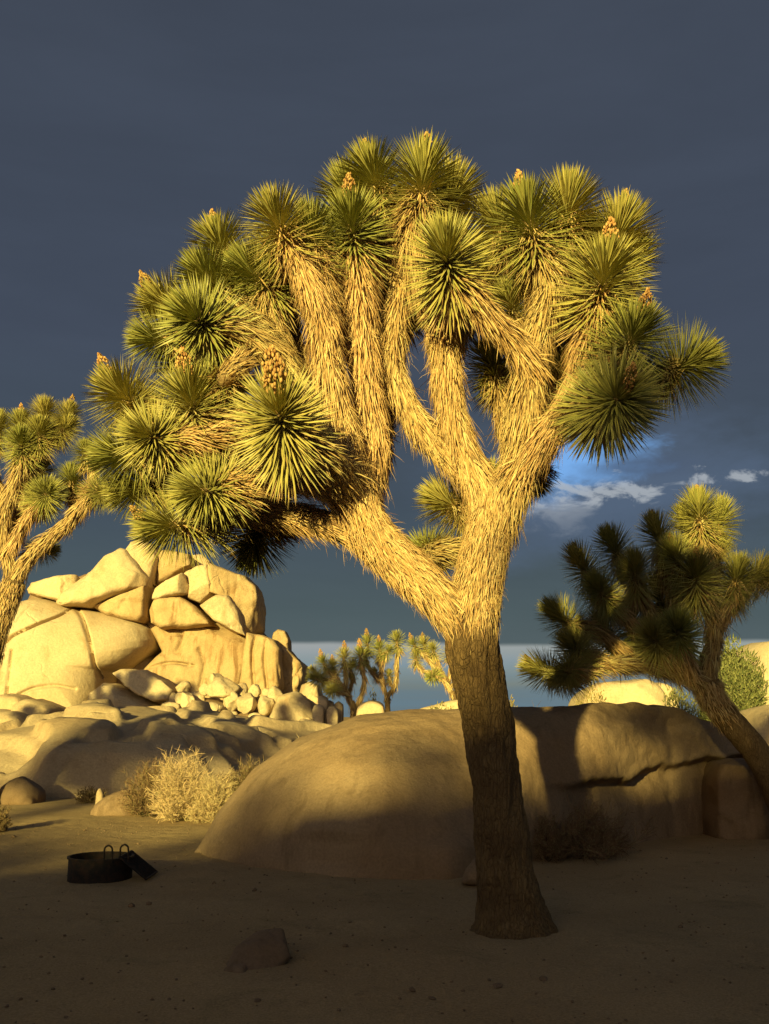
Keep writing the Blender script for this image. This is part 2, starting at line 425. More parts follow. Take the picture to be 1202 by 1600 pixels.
PY = 42.0
PILE = 'boulders of the big rock pile'
boulder('boulder', Z6((-60, 760), (-75, 560), (-40, 450), (0, 385), (30, 290), (80, 238), (140, 220), (200, 232), (290, 262), (370, 268), (470, 293), (560, 326), (582, 400), (540, 452), (490, 492), (432, 514), (425, 600), (420, 760)), PY - .8, 3.0, 'huge smooth cream dome rock crossed by a long diagonal crack', group=PILE, e=2.9, cuts=0, grow=1., rough=.012, chip=0, tilt=(.16, .38), n=330, nring=90,
        grooves=[(Z6((292, 262), (272, 305), (200, 350), (125, 392), (80, 432), (40, 462), (-10, 495)), .05, .45), (Z6((292, 262), (345, 310), (380, 370), (402, 425), (412, 470), (418, 530)), .048, .42), (Z6((140, 440), (147, 520), (146, 600)), .04, .22), (Z6((60, 440), (84, 412), (108, 400)), .22, .3), (Z6((165, 270), (150, 300), (138, 330)), .05, .08), (Z6((180, 600), (230, 575), (300, 565), (360, 575)), .06, .15)])
boulder('boulder', Z6((420, 500), (415, 560), (400, 760), (560, 760), (720, 760), (660, 560), (600, 440), (520, 400)), PY + 2.0, 2.4, 'recessed rock under the overhang of the cream dome', group=PILE, rough=.04)
boulder('boulder', Z6((135, 205), (150, 182), (240, 160), (313, 155), (315, 185), (272, 253), (205, 236), (140, 222)), PY - .2, 1.5, 'flat topped cap rock perched on the left shoulder of the rock pile', group=PILE, rough=.04, tilt=(-.25, .2), n=96, nring=24, soft=0, chip=.15)
boulder('boulder', Z6((277, 258), (320, 192), (392, 155), (430, 92), (480, 60), (503, 68), (575, 172), (578, 200), (470, 240), (390, 275), (300, 270)), PY + .3, 2.4, 'ramp shaped cream boulder rising to the second highest point', group=PILE, rough=.03, cuts=3, tilt=(.1, .5), n=96, nring=24, soft=0, chip=.15)
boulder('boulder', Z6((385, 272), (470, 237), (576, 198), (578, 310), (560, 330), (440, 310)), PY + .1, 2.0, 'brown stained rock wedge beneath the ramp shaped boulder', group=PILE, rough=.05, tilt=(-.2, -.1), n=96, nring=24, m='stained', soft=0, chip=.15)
boulder('boulder', Z6((508, 68), (525, 38), (562, 20), (610, 55), (620, 100), (600, 190), (578, 165)), PY + .9, 1.9, 'highest cream boulder of the rock pile, left half of the summit', group=PILE, rough=.03, tilt=(.2, .2), n=96, nring=24, soft=0, chip=.15)
boulder('boulder', Z6((600, 70), (640, 65), (740, 88), (742, 125), (680, 160), (612, 190), (596, 150)), PY + 1.2, 1.8, 'brownish summit boulder beside the highest cream one', group=PILE, rough=.05, tilt=(-.35, -.1), n=96, nring=24, m='stained', soft=0, chip=.15)
boulder('boulder', Z6((738, 80), (770, 75), (800, 100), (800, 118), (745, 128)), PY + 1.8, 1.2, 'small block between the summit boulders and the shaded one', group=PILE, rough=.05, n=96, nring=24, soft=0, chip=.15)
boulder('boulder', Z6((596, 240), (605, 202), (650, 170), (702, 148), (722, 195), (715, 218), (650, 232), (612, 244)), PY - .4, 1.3, 'small rounded boulder wedged under the summit', group=PILE, rough=.04, n=96, nring=24, soft=0, chip=.15)
boulder('boulder', Z6((702, 148), (760, 122), (800, 118), (814, 190), (806, 222), (765, 252), (725, 236)), PY + .2, 1.4, 'boulder with a shaded left side below the summit', group=PILE, rough=.04, tilt=(-.5, 0), n=96, nring=24, soft=0, chip=.15)
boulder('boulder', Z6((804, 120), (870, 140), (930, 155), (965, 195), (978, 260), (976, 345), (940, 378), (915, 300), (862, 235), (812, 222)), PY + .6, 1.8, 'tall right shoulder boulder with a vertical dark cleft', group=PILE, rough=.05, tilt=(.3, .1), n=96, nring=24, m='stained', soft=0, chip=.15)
boulder('boulder', Z6((772, 266), (830, 228), (868, 226), (908, 290), (930, 372), (880, 352), (822, 322)), PY - .4, 1.4, 'tilted oval boulder leaning on the right shoulder boulder', group=PILE, rough=.04, tilt=(.25, .2), n=96, nring=24, soft=0, chip=.15)
boulder('boulder', Z6((590, 290), (620, 240), (700, 236), (752, 270), (822, 338), (740, 345), (640, 352), (600, 330)), PY + .2, 1.7, 'pale squarish rock in the middle of the pile', group=PILE, rough=.05, tilt=(.15, .2), n=96, nring=24, m='stained', soft=0, chip=.15)
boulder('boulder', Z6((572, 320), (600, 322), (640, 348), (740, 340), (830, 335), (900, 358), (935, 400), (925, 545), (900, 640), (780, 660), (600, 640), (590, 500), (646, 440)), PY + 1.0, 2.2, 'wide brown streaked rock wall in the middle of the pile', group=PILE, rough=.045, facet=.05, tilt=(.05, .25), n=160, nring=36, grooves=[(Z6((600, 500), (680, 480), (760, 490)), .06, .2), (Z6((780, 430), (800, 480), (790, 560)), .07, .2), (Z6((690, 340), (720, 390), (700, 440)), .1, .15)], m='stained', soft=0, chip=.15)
boulder('boulder', Z6((930, 450), (942, 368), (1000, 378), (1042, 396), (1060, 430), (1062, 560), (1030, 640), (940, 640), (915, 550)), PY - .2, 1.6, 'vertical fluted rock column at the right end of the pile', group=PILE, rough=.06, facet=.05, n=120, nring=30, grooves=[(Z6((975, 385), (965, 450), (972, 560)), .06, .25), (Z6((1015, 395), (1010, 470), (1020, 570)), .06, .2)], m='stained', soft=0, chip=.15)
boulder('boulder', Z6((1028, 400), (1034, 362), (1050, 350), (1076, 356), (1090, 388), (1090, 430), (1050, 440)), PY + .9, .8, 'small rounded pinnacle behind the fluted column', group=PILE, rough=.04, n=96, nring=24, m='stained', soft=0, chip=.15)
boulder('boulder', Z6((1058, 420), (1090, 425), (1110, 452), (1150, 490), (1142, 545), (1110, 640), (1050, 640)), PY + 1.2, 1.5, 'dark knobbly rock at the right foot of the pile', group=PILE, rough=.12, facet=.08, n=96, nring=24, m='stained', soft=0, chip=.15)
boulder('boulder', Z6((432, 512), (470, 500), (560, 505), (640, 545), (667, 572), (650, 612), (600, 617), (520, 580)), PY - 3.6, 1.0, 'long flat slanting slab at the foot of the pile', group=PILE, rough=.03, tilt=(-.1, .5), n=96, nring=24, soft=0, chip=.15)
boulder('boulder', Z6((330, 600), (420, 540), (520, 590), (620, 640), (560, 720), (360, 720)), PY - 3.4, 1.5, 'low shaded swell of rock below the flat slanting slab', group=PILE, rough=.03, e=2.2, n=96, nring=24)
boulder('boulder', Z6((1025, 680), (1060, 602), (1120, 588), (1172, 620), (1192, 690), (1190, 780), (1030, 780)), PY - 5, 1.6, 'large rounded cream boulder standing right of the rubble', group=PILE, rough=.04, n=96, nring=24, soft=0, chip=.15)
boulder('boulder', Z6((1120, 600), (1135, 560), (1165, 550), (1200, 560), (1215, 620), (1210, 760), (1130, 760)), PY - 2.5, 1.4, 'cream boulder behind the large rounded one, by the far joshua tree', group=PILE, rough=.05, n=96, nring=24, soft=0, chip=.15)
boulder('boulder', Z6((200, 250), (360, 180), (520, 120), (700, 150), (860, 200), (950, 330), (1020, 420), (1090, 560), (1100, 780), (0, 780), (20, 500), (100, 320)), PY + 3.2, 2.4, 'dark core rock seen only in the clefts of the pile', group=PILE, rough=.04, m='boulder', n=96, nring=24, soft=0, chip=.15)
RUB = 'rubble boulders at the foot of the rock pile'
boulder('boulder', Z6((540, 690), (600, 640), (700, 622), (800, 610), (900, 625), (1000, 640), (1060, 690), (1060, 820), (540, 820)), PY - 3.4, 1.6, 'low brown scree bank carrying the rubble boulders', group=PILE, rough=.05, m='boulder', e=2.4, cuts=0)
rub = [((835, 562), 64, 46, .0), ((812, 535), 30, 28, .6), ((700, 612), 40, 38, -.4), ((866, 620), 30, 40, -.5), ((928, 628), 38, 40, -.7), ((993, 632), 38, 38, -.6), ((1034, 598), 27, 38, -.2), ((745, 600), 26, 40, .5), ((690, 565), 30, 24, .8), ((730, 648), 30, 22, -1.), ((790, 648), 44, 28, -1.2), ((905, 580), 30, 34, .4), ((955, 575), 22, 28, .5), ((645, 600), 30, 24, .2), ((640, 640), 36, 20, -.9), ((870, 668), 24, 16, -1.4), ((960, 678), 30, 18, -1.4), ((590, 655), 34, 18, -1.), ((1040, 650), 26, 26, -.4), ((1000, 590), 20, 26, .5), ((770, 570), 18, 22, .3), ((830, 680), 20, 12, -1.6)]
for i, ((zx, zy), rx, rz, dy) in enumerate(rub):
    k = random.Random(i + 3); m_ = k.choice((5, 6, 7)); ph0 = k.uniform(0, 6)
    pts = [(zx + rx * math.cos(a) * k.uniform(.85, 1.15), zy + rz * math.sin(a) * k.uniform(.85, 1.15)) for a in [2 * math.pi * j / m_ + ph0 + k.uniform(-.25, .25) for j in range(m_)]]
    boulder('rubble_boulder', Z6(*pts), PY - 4.6 + dy, min(rx, rz) / 2.404 / FPX * PY * 1.1, 'cream boulder in the jumbled rubble between the rock pile and the low slabs', group=RUB, rough=.05, n=56, nring=16, e=3.4, seed=i, cuts=8, lim=(.62, .9), soft=1, grow=1.18, chip=.16, tilt=(k.uniform(-.5, .5), k.uniform(0, .6)))
# small stones in the gap beside the far trees
for i, (px, py, r) in enumerate([(498, 1108, 9), (520, 1112, 10), (505, 1094, 8), (482, 1128, 8), (515, 1100, 7), (528, 1104, 9), (490, 1118, 8)]):
    pts = [(px + r * math.cos(a), py + r * .8 * math.sin(a) + (60 if math.sin(a) > .3 else 0)) for a in np.linspace(0, 2 * math.pi, 9)[:-1]]
    boulder('rubble_boulder', pts, PY - 7 + i * .25, .4, 'small cream stone in the gap between the rock pile and the far joshua trees', group='stones beside the far joshua trees', rough=.06, n=20, seed=i + 40)
LOWP = 'low shaded rocks left of the pile'
for i, (pts, Yd) in enumerate([(((-40, 1100), (10, 1086), (45, 1090), (60, 1105), (50, 1180), (-40, 1180)), PY - 4.5), (((30, 1108), (60, 1092), (85, 1098), (95, 1115), (90, 1190), (30, 1190)), PY - 5.2), (((-40, 1125), (-5, 1110), (40, 1112), (60, 1130), (60, 1190), (-40, 1190)), PY - 6)]):
    boulder('boulder', pts, Yd, 1.2, ['low brown rock at the left foot of the smooth dome', 'low brown rock next to the green shrub on the slabs', 'low brown rock half behind the left end of the slabs'][i], group=LOWP, rough=.06, m='slab')

# low granite slabs in front of the pile: one outcrop, lofted from its foot over its crest
def loft(name, crest, front, back, label, m, shape, nu=170, nphi=64, cat='boulder'):
    cr = np.array([at(*c) for c in crest]); cr[:, 2] = np.maximum(cr[:, 2], 0); fr = np.array([ground_at(*c) for c in front])
    V = []; xs = np.linspace(cr[0, 0], cr[-1, 0], nu)
    for x in xs:
        yc, zc = np.interp(x, cr[:, 0], cr[:, 1]), np.interp(x, cr[:, 0], cr[:, 2])
        yf = min(np.interp(x, fr[:, 0], fr[:, 1]), yc - .05); yb = yc + .15 + back * min(1, zc / 1.0)
        for k in range(nphi):
            ph = k / (nphi - 1) * math.pi; c_, s_ = math.cos(ph), max(math.sin(ph), 0)
            V.append(shape(x, yc, zc, yf, yb, c_, s_))
    a_, b_ = np.meshgrid(np.arange(nu - 1), np.arange(nphi - 1), indexing='ij'); b0 = (a_ * nphi + b_).ravel()
    base = np.array((V[len(V) // 2][0], V[len(V) // 2][1], 0))
    o = link(name, np_mesh(name, np.array(V) - base, np.stack([b0, b0 + nphi, b0 + nphi + 1, b0 + 1], 1)), M[m], None, base)
    return tag(o, label, cat)
def slab_shape(x, yc, zc, yf, yb, c_, s_):
    n_ = 1.75 if c_ > 0 else 2.
    y = yc - (yc - yf) * abs(c_) ** (2 / n_) if c_ > 0 else yc + (yb - yc) * abs(c_)
    z = zc * s_ ** (2 / n_)
    q = (x, y, 0); swell = .42 * mnoise.noise((x * .34 + 5, y * .24, 2.)) + .05 * mnoise.noise((x * 1.0, y * .7, 8.))
    led = fbm((x * .7 + y * .5, y * .9 - x * .3, 4.), 3, .22)
    step = .13 * (math.tanh((fbm((x * .8 - y * .3, y * .8 + x * .4, 9.), 3, .5) - .1) * 26)) + .22 * (math.tanh((led - .08) * 34) + math.tanh((led + .36) * 34)) * .5
    env = min(1, z / .5) * (1 if c_ > 0 else max(0, 1 - abs(c_)))
    fine = .012 * fbm((x, y, z), 3, 2.2)
    return (x, y - .3 * step * env, max(z + (swell * .55 + step) * env + fine * env, 0) - (.15 if s_ < .02 else 0))
loft('rock_slab', [(-110, 1200, 26), (-60, 1165, 27), (0, 1148, 28), (60, 1135, 29), (120, 1124, 29.5), (190, 1114, 30), (262, 1109, 30), (330, 1113, 30), (390, 1125, 30), (450, 1140, 30), (520, 1152, 30), (600, 1170, 29), (680, 1195, 28)],
     [(-110, 1250), (0, 1246), (60, 1248), (150, 1246), (270, 1244), (400, 1236), (520, 1230), (680, 1225)], 4.0, 'long low outcrop of pale granite slabs lying before the rock pile', 'slab', slab_shape, 260, 110, 'rock slab')
boulder('rock_slab', [(36, 1145), (44, 1126), (58, 1121), (66, 1130), (70, 1175), (36, 1175)], 28.6, .55, 'small upright knob of rock on top of the low slabs', 'rock slab', None, 'slab', (0, .2), n=32, soft=2, e=2.3, rough=.05)

# big whaleback boulder behind the main tree, lofted from its front contact over its crest
crest_px = [(312, 1331, 12.9), (325, 1300, 12.95), (345, 1265, 13.0), (400, 1198, 13.1), (470, 1150, 13.2), (560, 1117, 13.2), (640, 1109, 13.1), (740, 1106, 13.0), (850, 1103, 13.2), (960, 1098, 13.6), (1010, 1097, 13.9), (1060, 1108, 14.2), (1110, 1125, 14.6), (1160, 1150, 15), (1202, 1185, 15.4), (1250, 1240, 15.6), (1280, 1290, 15.8)]
cr = np.array([at(*c) for c in crest_px]); cr[:, 2] = np.maximum(cr[:, 2], 0)
fr = np.array([ground_at(*c) for c in [(312, 1333), (330, 1342), (400, 1354), (480, 1363), (600, 1371), (700, 1364), (780, 1352), (850, 1342), (950, 1330), (1050, 1310), (1110, 1295), (1180, 1285), (1240, 1275), (1285, 1270)]])
xs = np.linspace(cr[0, 0], cr[-1, 0], 240)
Vw = []; nphi = 150
for x in xs:
    yc, zc = np.interp(x, cr[:, 0], cr[:, 1]), np.interp(x, cr[:, 0], cr[:, 2])
    yf = min(np.interp(x, fr[:, 0], fr[:, 1]), yc - .05); yb = yc + .15 + 2.6 * min(1, zc / 1.0)
    nn = np.interp(x, [-3, 1.0, 2.6, 8], [2.0, 2.0, 3.2, 3.2])
    for k in range(nphi):
        ph = k / (nphi - 1) * math.pi; c_, s_ = math.cos(ph), math.sin(ph)
        n_ = nn if c_ > 0 else 2.0
        dy = abs(c_) ** (2 / n_); z = zc * max(s_, 0) ** (2 / n_)
        y = yc - (yc - yf) * dy if c_ > 0 else yc + (yb - yc) * dy
        if c_ > 0:
            w = np.interp(x, [1.6, 2.6, 7, 8], [0, 1, 1, .3])
            zl = .95 + .06 * math.sin(x * 1.7) + .05 * (x - 4) + .10 * mnoise.noise((x * 1.3, 3.3, 0)) + .05 * fbm((x, 1.1, 2.), 3, 4.); w *= .35 + .65 * min(1, max(0, .55 + 1.3 * mnoise.noise((x * .9 + 4, 0, 5.5))))
            y += w * .42 * np.interp(z, [0, zl - .4, zl - .10, zl], [.45, .62, 1, 0])
            w2 = math.exp(-((x - .85) / .55) ** 2)
            y -= w2 * .35 * np.interp(z, [0, .28, .40, .6], [1, .9, .3, 0])
            w3 = math.exp(-((x + .55) / .35) ** 2)
            y += w3 * .12 * np.interp(z, [0, .1, .3, .42], [0, 1, .8, 0])
        q = (x, y, z); h = .045 * fbm(q, 4, .9) + .014 * fbm(q, 4, 5) + (.05 * fbm((x, y, z * 2), 3, 1.9) if x > 2.2 else 0) * min(1, (x - 2.2))
        Vw.append((x + h * .3, y - h * (1 if c_ > 0 else -1) * .8, z + h * s_ * .8 - (.12 if s_ < .02 else 0)))
nW = nphi; a_, b_ = np.meshgrid(np.arange(len(xs) - 1), np.arange(nphi - 1), indexing='ij'); b0 = (a_ * nW + b_).ravel()
tag(link('boulder', np_mesh('whaleback_boulder', Vw, np.stack([b0, b0 + nW, b0 + nW + 1, b0 + 1], 1)), M['whale']), 'huge smooth brown whaleback boulder behind the trunk of the main joshua tree', 'boulder')
boulder('boulder', [(1104, 1330), (1106, 1204), (1116, 1193), (1162, 1190), (1182, 1196), (1190, 1330)], 14.4, .7, 'square block in darker brown for the shaded face under the whaleback ledge', m='boulder', n=70, nring=20, soft=1, e=4.5, rough=.07, cuts=3)  # darker rock colour stands in for the shaded face below the ledge
boulder('boulder', [(722, 1380), (728, 1362), (745, 1340), (762, 1336), (775, 1350), (778, 1384)], 10.3, .16, 'small pale wedge of stone behind the foot of the main trunk', m='whale', n=32, e=2.8, rough=.06, cat='stone')
boulder('boulder', [(352, 1530), (362, 1494), (378, 1476), (405, 1466), (432, 1464), (450, 1470), (455, 1486), (446, 1504), (428, 1518), (405, 1535)], 7.1, .20, 'half buried flat brown rock lying on the sand of the foreground', m='boulder', n=70, nring=20, e=3.4, rough=.08, chip=.16, cuts=4, soft=1, tilt=(.1, 1.1), cat='rock')
boulder('boulder', [(344, 1530), (352, 1512), (370, 1506), (384, 1512), (386, 1530), (370, 1536)], 6.85, .07, 'fist sized dark stone touching the half buried flat rock', m='boulder', n=36, e=3, rough=.1, cat='stone')
boulder('boulder', [(2, 1250), (4, 1230), (20, 1217), (42, 1214), (58, 1225), (66, 1245), (60, 1268), (6, 1268)], 19.6, .45, 'round dark boulder standing at the edge of the slabs', m='boulder', n=44, e=2.3, rough=.05)
boulder('boulder', [(142, 1285), (148, 1262), (170, 1242), (198, 1236), (212, 1245), (212, 1285)], 17.3, .35, 'speckled brown boulder beside the dry straw shrub', m='boulder', n=40, e=2.4, rough=.08, facet=.05)
boulder('boulder', [(149, 1262), (151, 1240), (156, 1230), (162, 1240), (163, 1262)], 19.0, .08, 'thin upright pointed stone by the speckled boulder', m='slab', n=24, e=2.4, rough=.05, cat='stone')
# far rocks on the right
FAR = 'far rocks on the right'
boulder('boulder', [(890, 1150), (900, 1096), (915, 1078), (940, 1069), (985, 1066), (1012, 1064), (1022, 1080), (1024, 1150)], 34, 1.6, 'pale sunlit boulder beyond the whaleback crest', group=FAR, rough=.05, facet=.03)
boulder('boulder', [(1018, 1150), (1020, 1072), (1030, 1064), (1048, 1078), (1060, 1150)], 36, .8, 'small pale boulder to the right of the larger one beyond the crest', group=FAR, rough=.05)
boulder('boulder', [(1148, 1200), (1140, 1060), (1152, 1028), (1172, 1015), (1205, 1008), (1290, 1015), (1320, 1200)], 34, 2.5, 'tall layered cream rock behind the juniper', group=FAR, rough=.06, facet=.05, n=64)
boulder('boulder', [(1150, 1200), (1160, 1125), (1182, 1108), (1220, 1104), (1260, 1120), (1270, 1210)], 25, 1.2, 'shaded rounded rock behind the leaning trunk of the dark joshua tree', group=FAR, rough=.05)
boulder('boulder', [(640, 1180), (650, 1112), (668, 1104), (690, 1098), (712, 1096), (725, 1104), (735, 1180)], 33, 1.0, 'pale low rock on the skyline behind the main trunk', group=FAR, rough=.06)
boulder('boulder', [(556, 1180), (558, 1110), (566, 1100), (585, 1096), (602, 1104), (606, 1180)], 34, .8, 'cream boulder between the trunks of the far joshua trees', group=FAR, rough=.05)

# unseen ridge added behind the viewer, its profile shaped to shade the foreground
sdir = np.array((math.sin(SUN_AZ), math.cos(SUN_AZ))); sper = np.array((sdir[1], -sdir[0]))
RT_ = -24.0
prof = [(-60, 3.5), (-30, 5.0), (-16, 6.2), (-11, 6.9), (-9.5, 7.15), (-7.8, 7.1), (-6.4, 7.15), (-5.4, 7.45), (-4.2, 7.9), (-3.2, 8.1), (-2.3, 8.2), (-1.5, 8.3), (-.5, 8.95), (.2, 9.2), (3, 9.3), (6, 9.2), (14, 9.0), (30, 6.0), (50, 3.0)]
ps, ph_ = np.array(prof).T
ss = np.concatenate([np.arange(-60, -12, 2.), np.arange(-12, 8, .16), np.arange(8, 51, 2.)])
Vr = []
for s in ss:
    h = np.interp(s, ps, ph_) + .16 * fbm((s, 0, 2), 4, 1.1)
    for u in np.linspace(-1, 1, 15):
        xy = sper * s + sdir * (RT_ + u * 7 - 2 * abs(u) + .5 * mnoise.noise((s * .4, u * 2, 9)))
        Vr.append((xy[0], xy[1], h * max(0, 1 - abs(u) ** 2.2) ** .6 - (.3 if abs(u) == 1 else 0)))
nu = 15; a_, b_ = np.meshgrid(np.arange(len(ss) - 1), np.arange(nu - 1), indexing='ij'); b0 = (a_ * nu + b_).ravel()
tag(link('hill', np_mesh('hill', Vr, np.stack([b0, b0 + nu, b0 + nu + 1, b0 + 1], 1)), M['slab']), kind='structure')

# ------------------------------------------------------------------ joshua trees
def rosette_mesh(seed, n=600, lw=.044):
    """ball of bayonet leaves of radius about 1 round the origin, axis +Z"""
    global rng
    keep, rng = rng, np.random.default_rng(seed)
    f = (np.arange(n) + .5) / n; ga = np.arange(n) * 2.39996 + rng.uniform(0, 6)
    th = np.radians(4 + 128 * f ** .75) + rng.normal(0, .09, n)
    base_z = .18 - 1.15 * f ** 1.1
    d = np.stack([np.sin(th) * np.cos(ga), np.sin(th) * np.sin(ga), np.cos(th)], 1)
    P = np.stack([np.cos(ga) * .10, np.sin(ga) * .10, base_z], 1)
    L = (.62 + .36 * np.minimum(1, f * 3.5)) * rng.uniform(.86, 1.1, n); L *= np.where(f > .85, .9, 1)
    S = np.stack([-np.sin(ga), np.cos(ga), np.zeros(n)], 1)
    bend = np.stack([np.zeros(n), np.zeros(n), -.05 * np.ones(n)], 1) + rng.normal(0, .035, (n, 3))
    fac = np.where(f > .86, rng.uniform(0, .38, n), rng.uniform(.5, 1, n) - .12 * f)
    V, F, A = leaves(P, d, S, L, lw * rng.uniform(.85, 1.15, n), bend, fac)
    rng = keep
    me = np_mesh('leaf_rosette', V, F, A, smooth=False); me.materials.append(M['leaf']); return me
ROS = [rosette_mesh(100 + i) for i in range(6)]
ROS_FAR = [rosette_mesh(200 + i, 200, .075) for i in range(4)]
def ico_pts():
    t = (1 + 5 ** .5) / 2
    v = unit(np.array([(-1, t, 0), (1, t, 0), (-1, -t, 0), (1, -t, 0), (0, -1, t), (0, 1, t), (0, -1, -t), (0, 1, -t), (t, 0, -1), (t, 0, 1), (-t, 0, -1), (-t, 0, 1)], float))
    f = np.array([(0, 11, 5), (0, 5, 1), (0, 1, 7), (0, 7, 10), (0, 10, 11), (1, 5, 9), (5, 11, 4), (11, 10, 2), (10, 7, 6), (7, 1, 8), (3, 9, 4), (3, 4, 2), (3, 2, 6), (3, 6, 8), (3, 8, 9), (4, 9, 5), (2, 4, 11), (6, 2, 10), (8, 6, 7), (9, 8, 1)])
    return v, f
ICO = ico_pts()
def fruit_mesh(seed, n=170):
    r = np.random.default_rng(seed); V, F, A = [], [], []
    h = r.uniform(0, 1, n); ga = np.arange(n) * 2.4
    rad = r.uniform(.55, 1.05, n) * .40 * (np.sin(np.pi * np.clip(h * .88 + .12, 0, 1)) ** .8) + .02
    for i in range(n):
        c = np.array((math.cos(ga[i]) * rad[i], math.sin(ga[i]) * rad[i], h[i] * 1.9)) + r.normal(0, .03, 3)
        s = np.array((.06, .06, .10)) * r.uniform(.6, 1.25)
        F.append(ICO[1] + 12 * i); V.append(c + ICO[0] * s); A += [r.uniform()] * 12
    V, F = np.concatenate(V), np.concatenate(F)
    C = np.array([(0, 0, -.5), (0, 0, .5), (0.02, 0, 1.9)]); tv, tf = tube(spline(C, 4), np.linspace(.07, .02, 9), 6, 0)
    F = np.concatenate([F, tf + len(V)]); V = np.concatenate([V, tv]); A += [.4] * len(tv)
    me = np_mesh('fruit_cluster', V, F, {'fac': A, 'along': np.full(len(V), .5)}, smooth=True); me.materials.append(M['fruit']); return me
FRU = [fruit_mesh(i) for i in range(3)]

def thatch(C, Rd, dens, ll, lw, t0=0., t1=1., flare=True, lay=.24):
    """dead leaves folded back down a limb, as (V, F, attrs)"""
    T, N, B = frames(C); seg = np.linalg.norm(np.diff(C, axis=0), axis=1); s = np.concatenate([[0], np.cumsum(seg)])
    area = s[-1] * (t1 - t0) * 2 * math.pi * Rd.mean(); n = max(10, int(area * dens))
    u = (t0 + (t1 - t0) * rng.uniform(0, 1, n) ** (1.0 if flare else .55)) * s[-1]; a = rng.uniform(0, 2 * math.pi, n)
    def ip(X): return np.stack([np.interp(u, s, X[:, k]) for k in range(3)], 1)
    c, t, nn, bb = ip(C), unit(ip(T)), ip(N), ip(B); r = np.interp(u, s, Rd)
    rad = unit(nn * np.cos(a)[:, None] + bb * np.sin(a)[:, None]); side = np.cross(t, rad)
    end = np.clip((u / s[-1] - .62) / .38, 0, 1) if flare else 0 * u
    ph = rng.uniform(0, .4); tier = ((u + ph) / .42) % 1.0 if flare else 0 * u      # growth tiers overlap like shingles
    r = r * (1 + .16 * tier ** 2) if flare else r
    lift = np.abs(rng.normal(lay, .13, n)) + .10 * tier + end * rng.uniform(0, .9, n)
    wild = rng.uniform(size=n) < .05; lift = np.where(wild, lift + rng.uniform(.3, 1.0, n), lift)
    # dead leaves hang: back along the limb, sagging a little with gravity
    d = -t * np.cos(lift)[:, None] + rad * np.sin(lift)[:, None] + side * rng.normal(0, .17, n)[:, None]
    bend = np.stack([0 * u, 0 * u, -.16 - .1 * rng.uniform(size=n)], 1) - rad * .10 + rng.normal(0, .04, (n, 3))
    L = ll * rng.uniform(.6, 1.15, n) * (1 + .45 * end) * (1 + .25 * tier)
    fac = np.clip(rng.normal(.56, .28, n), 0, 1)
    return leaves(c + rad * (r * rng.uniform(.72, 1.02, n))[:, None], d, side, L, lw * rng.uniform(.7, 1.2, n), bend, fac)

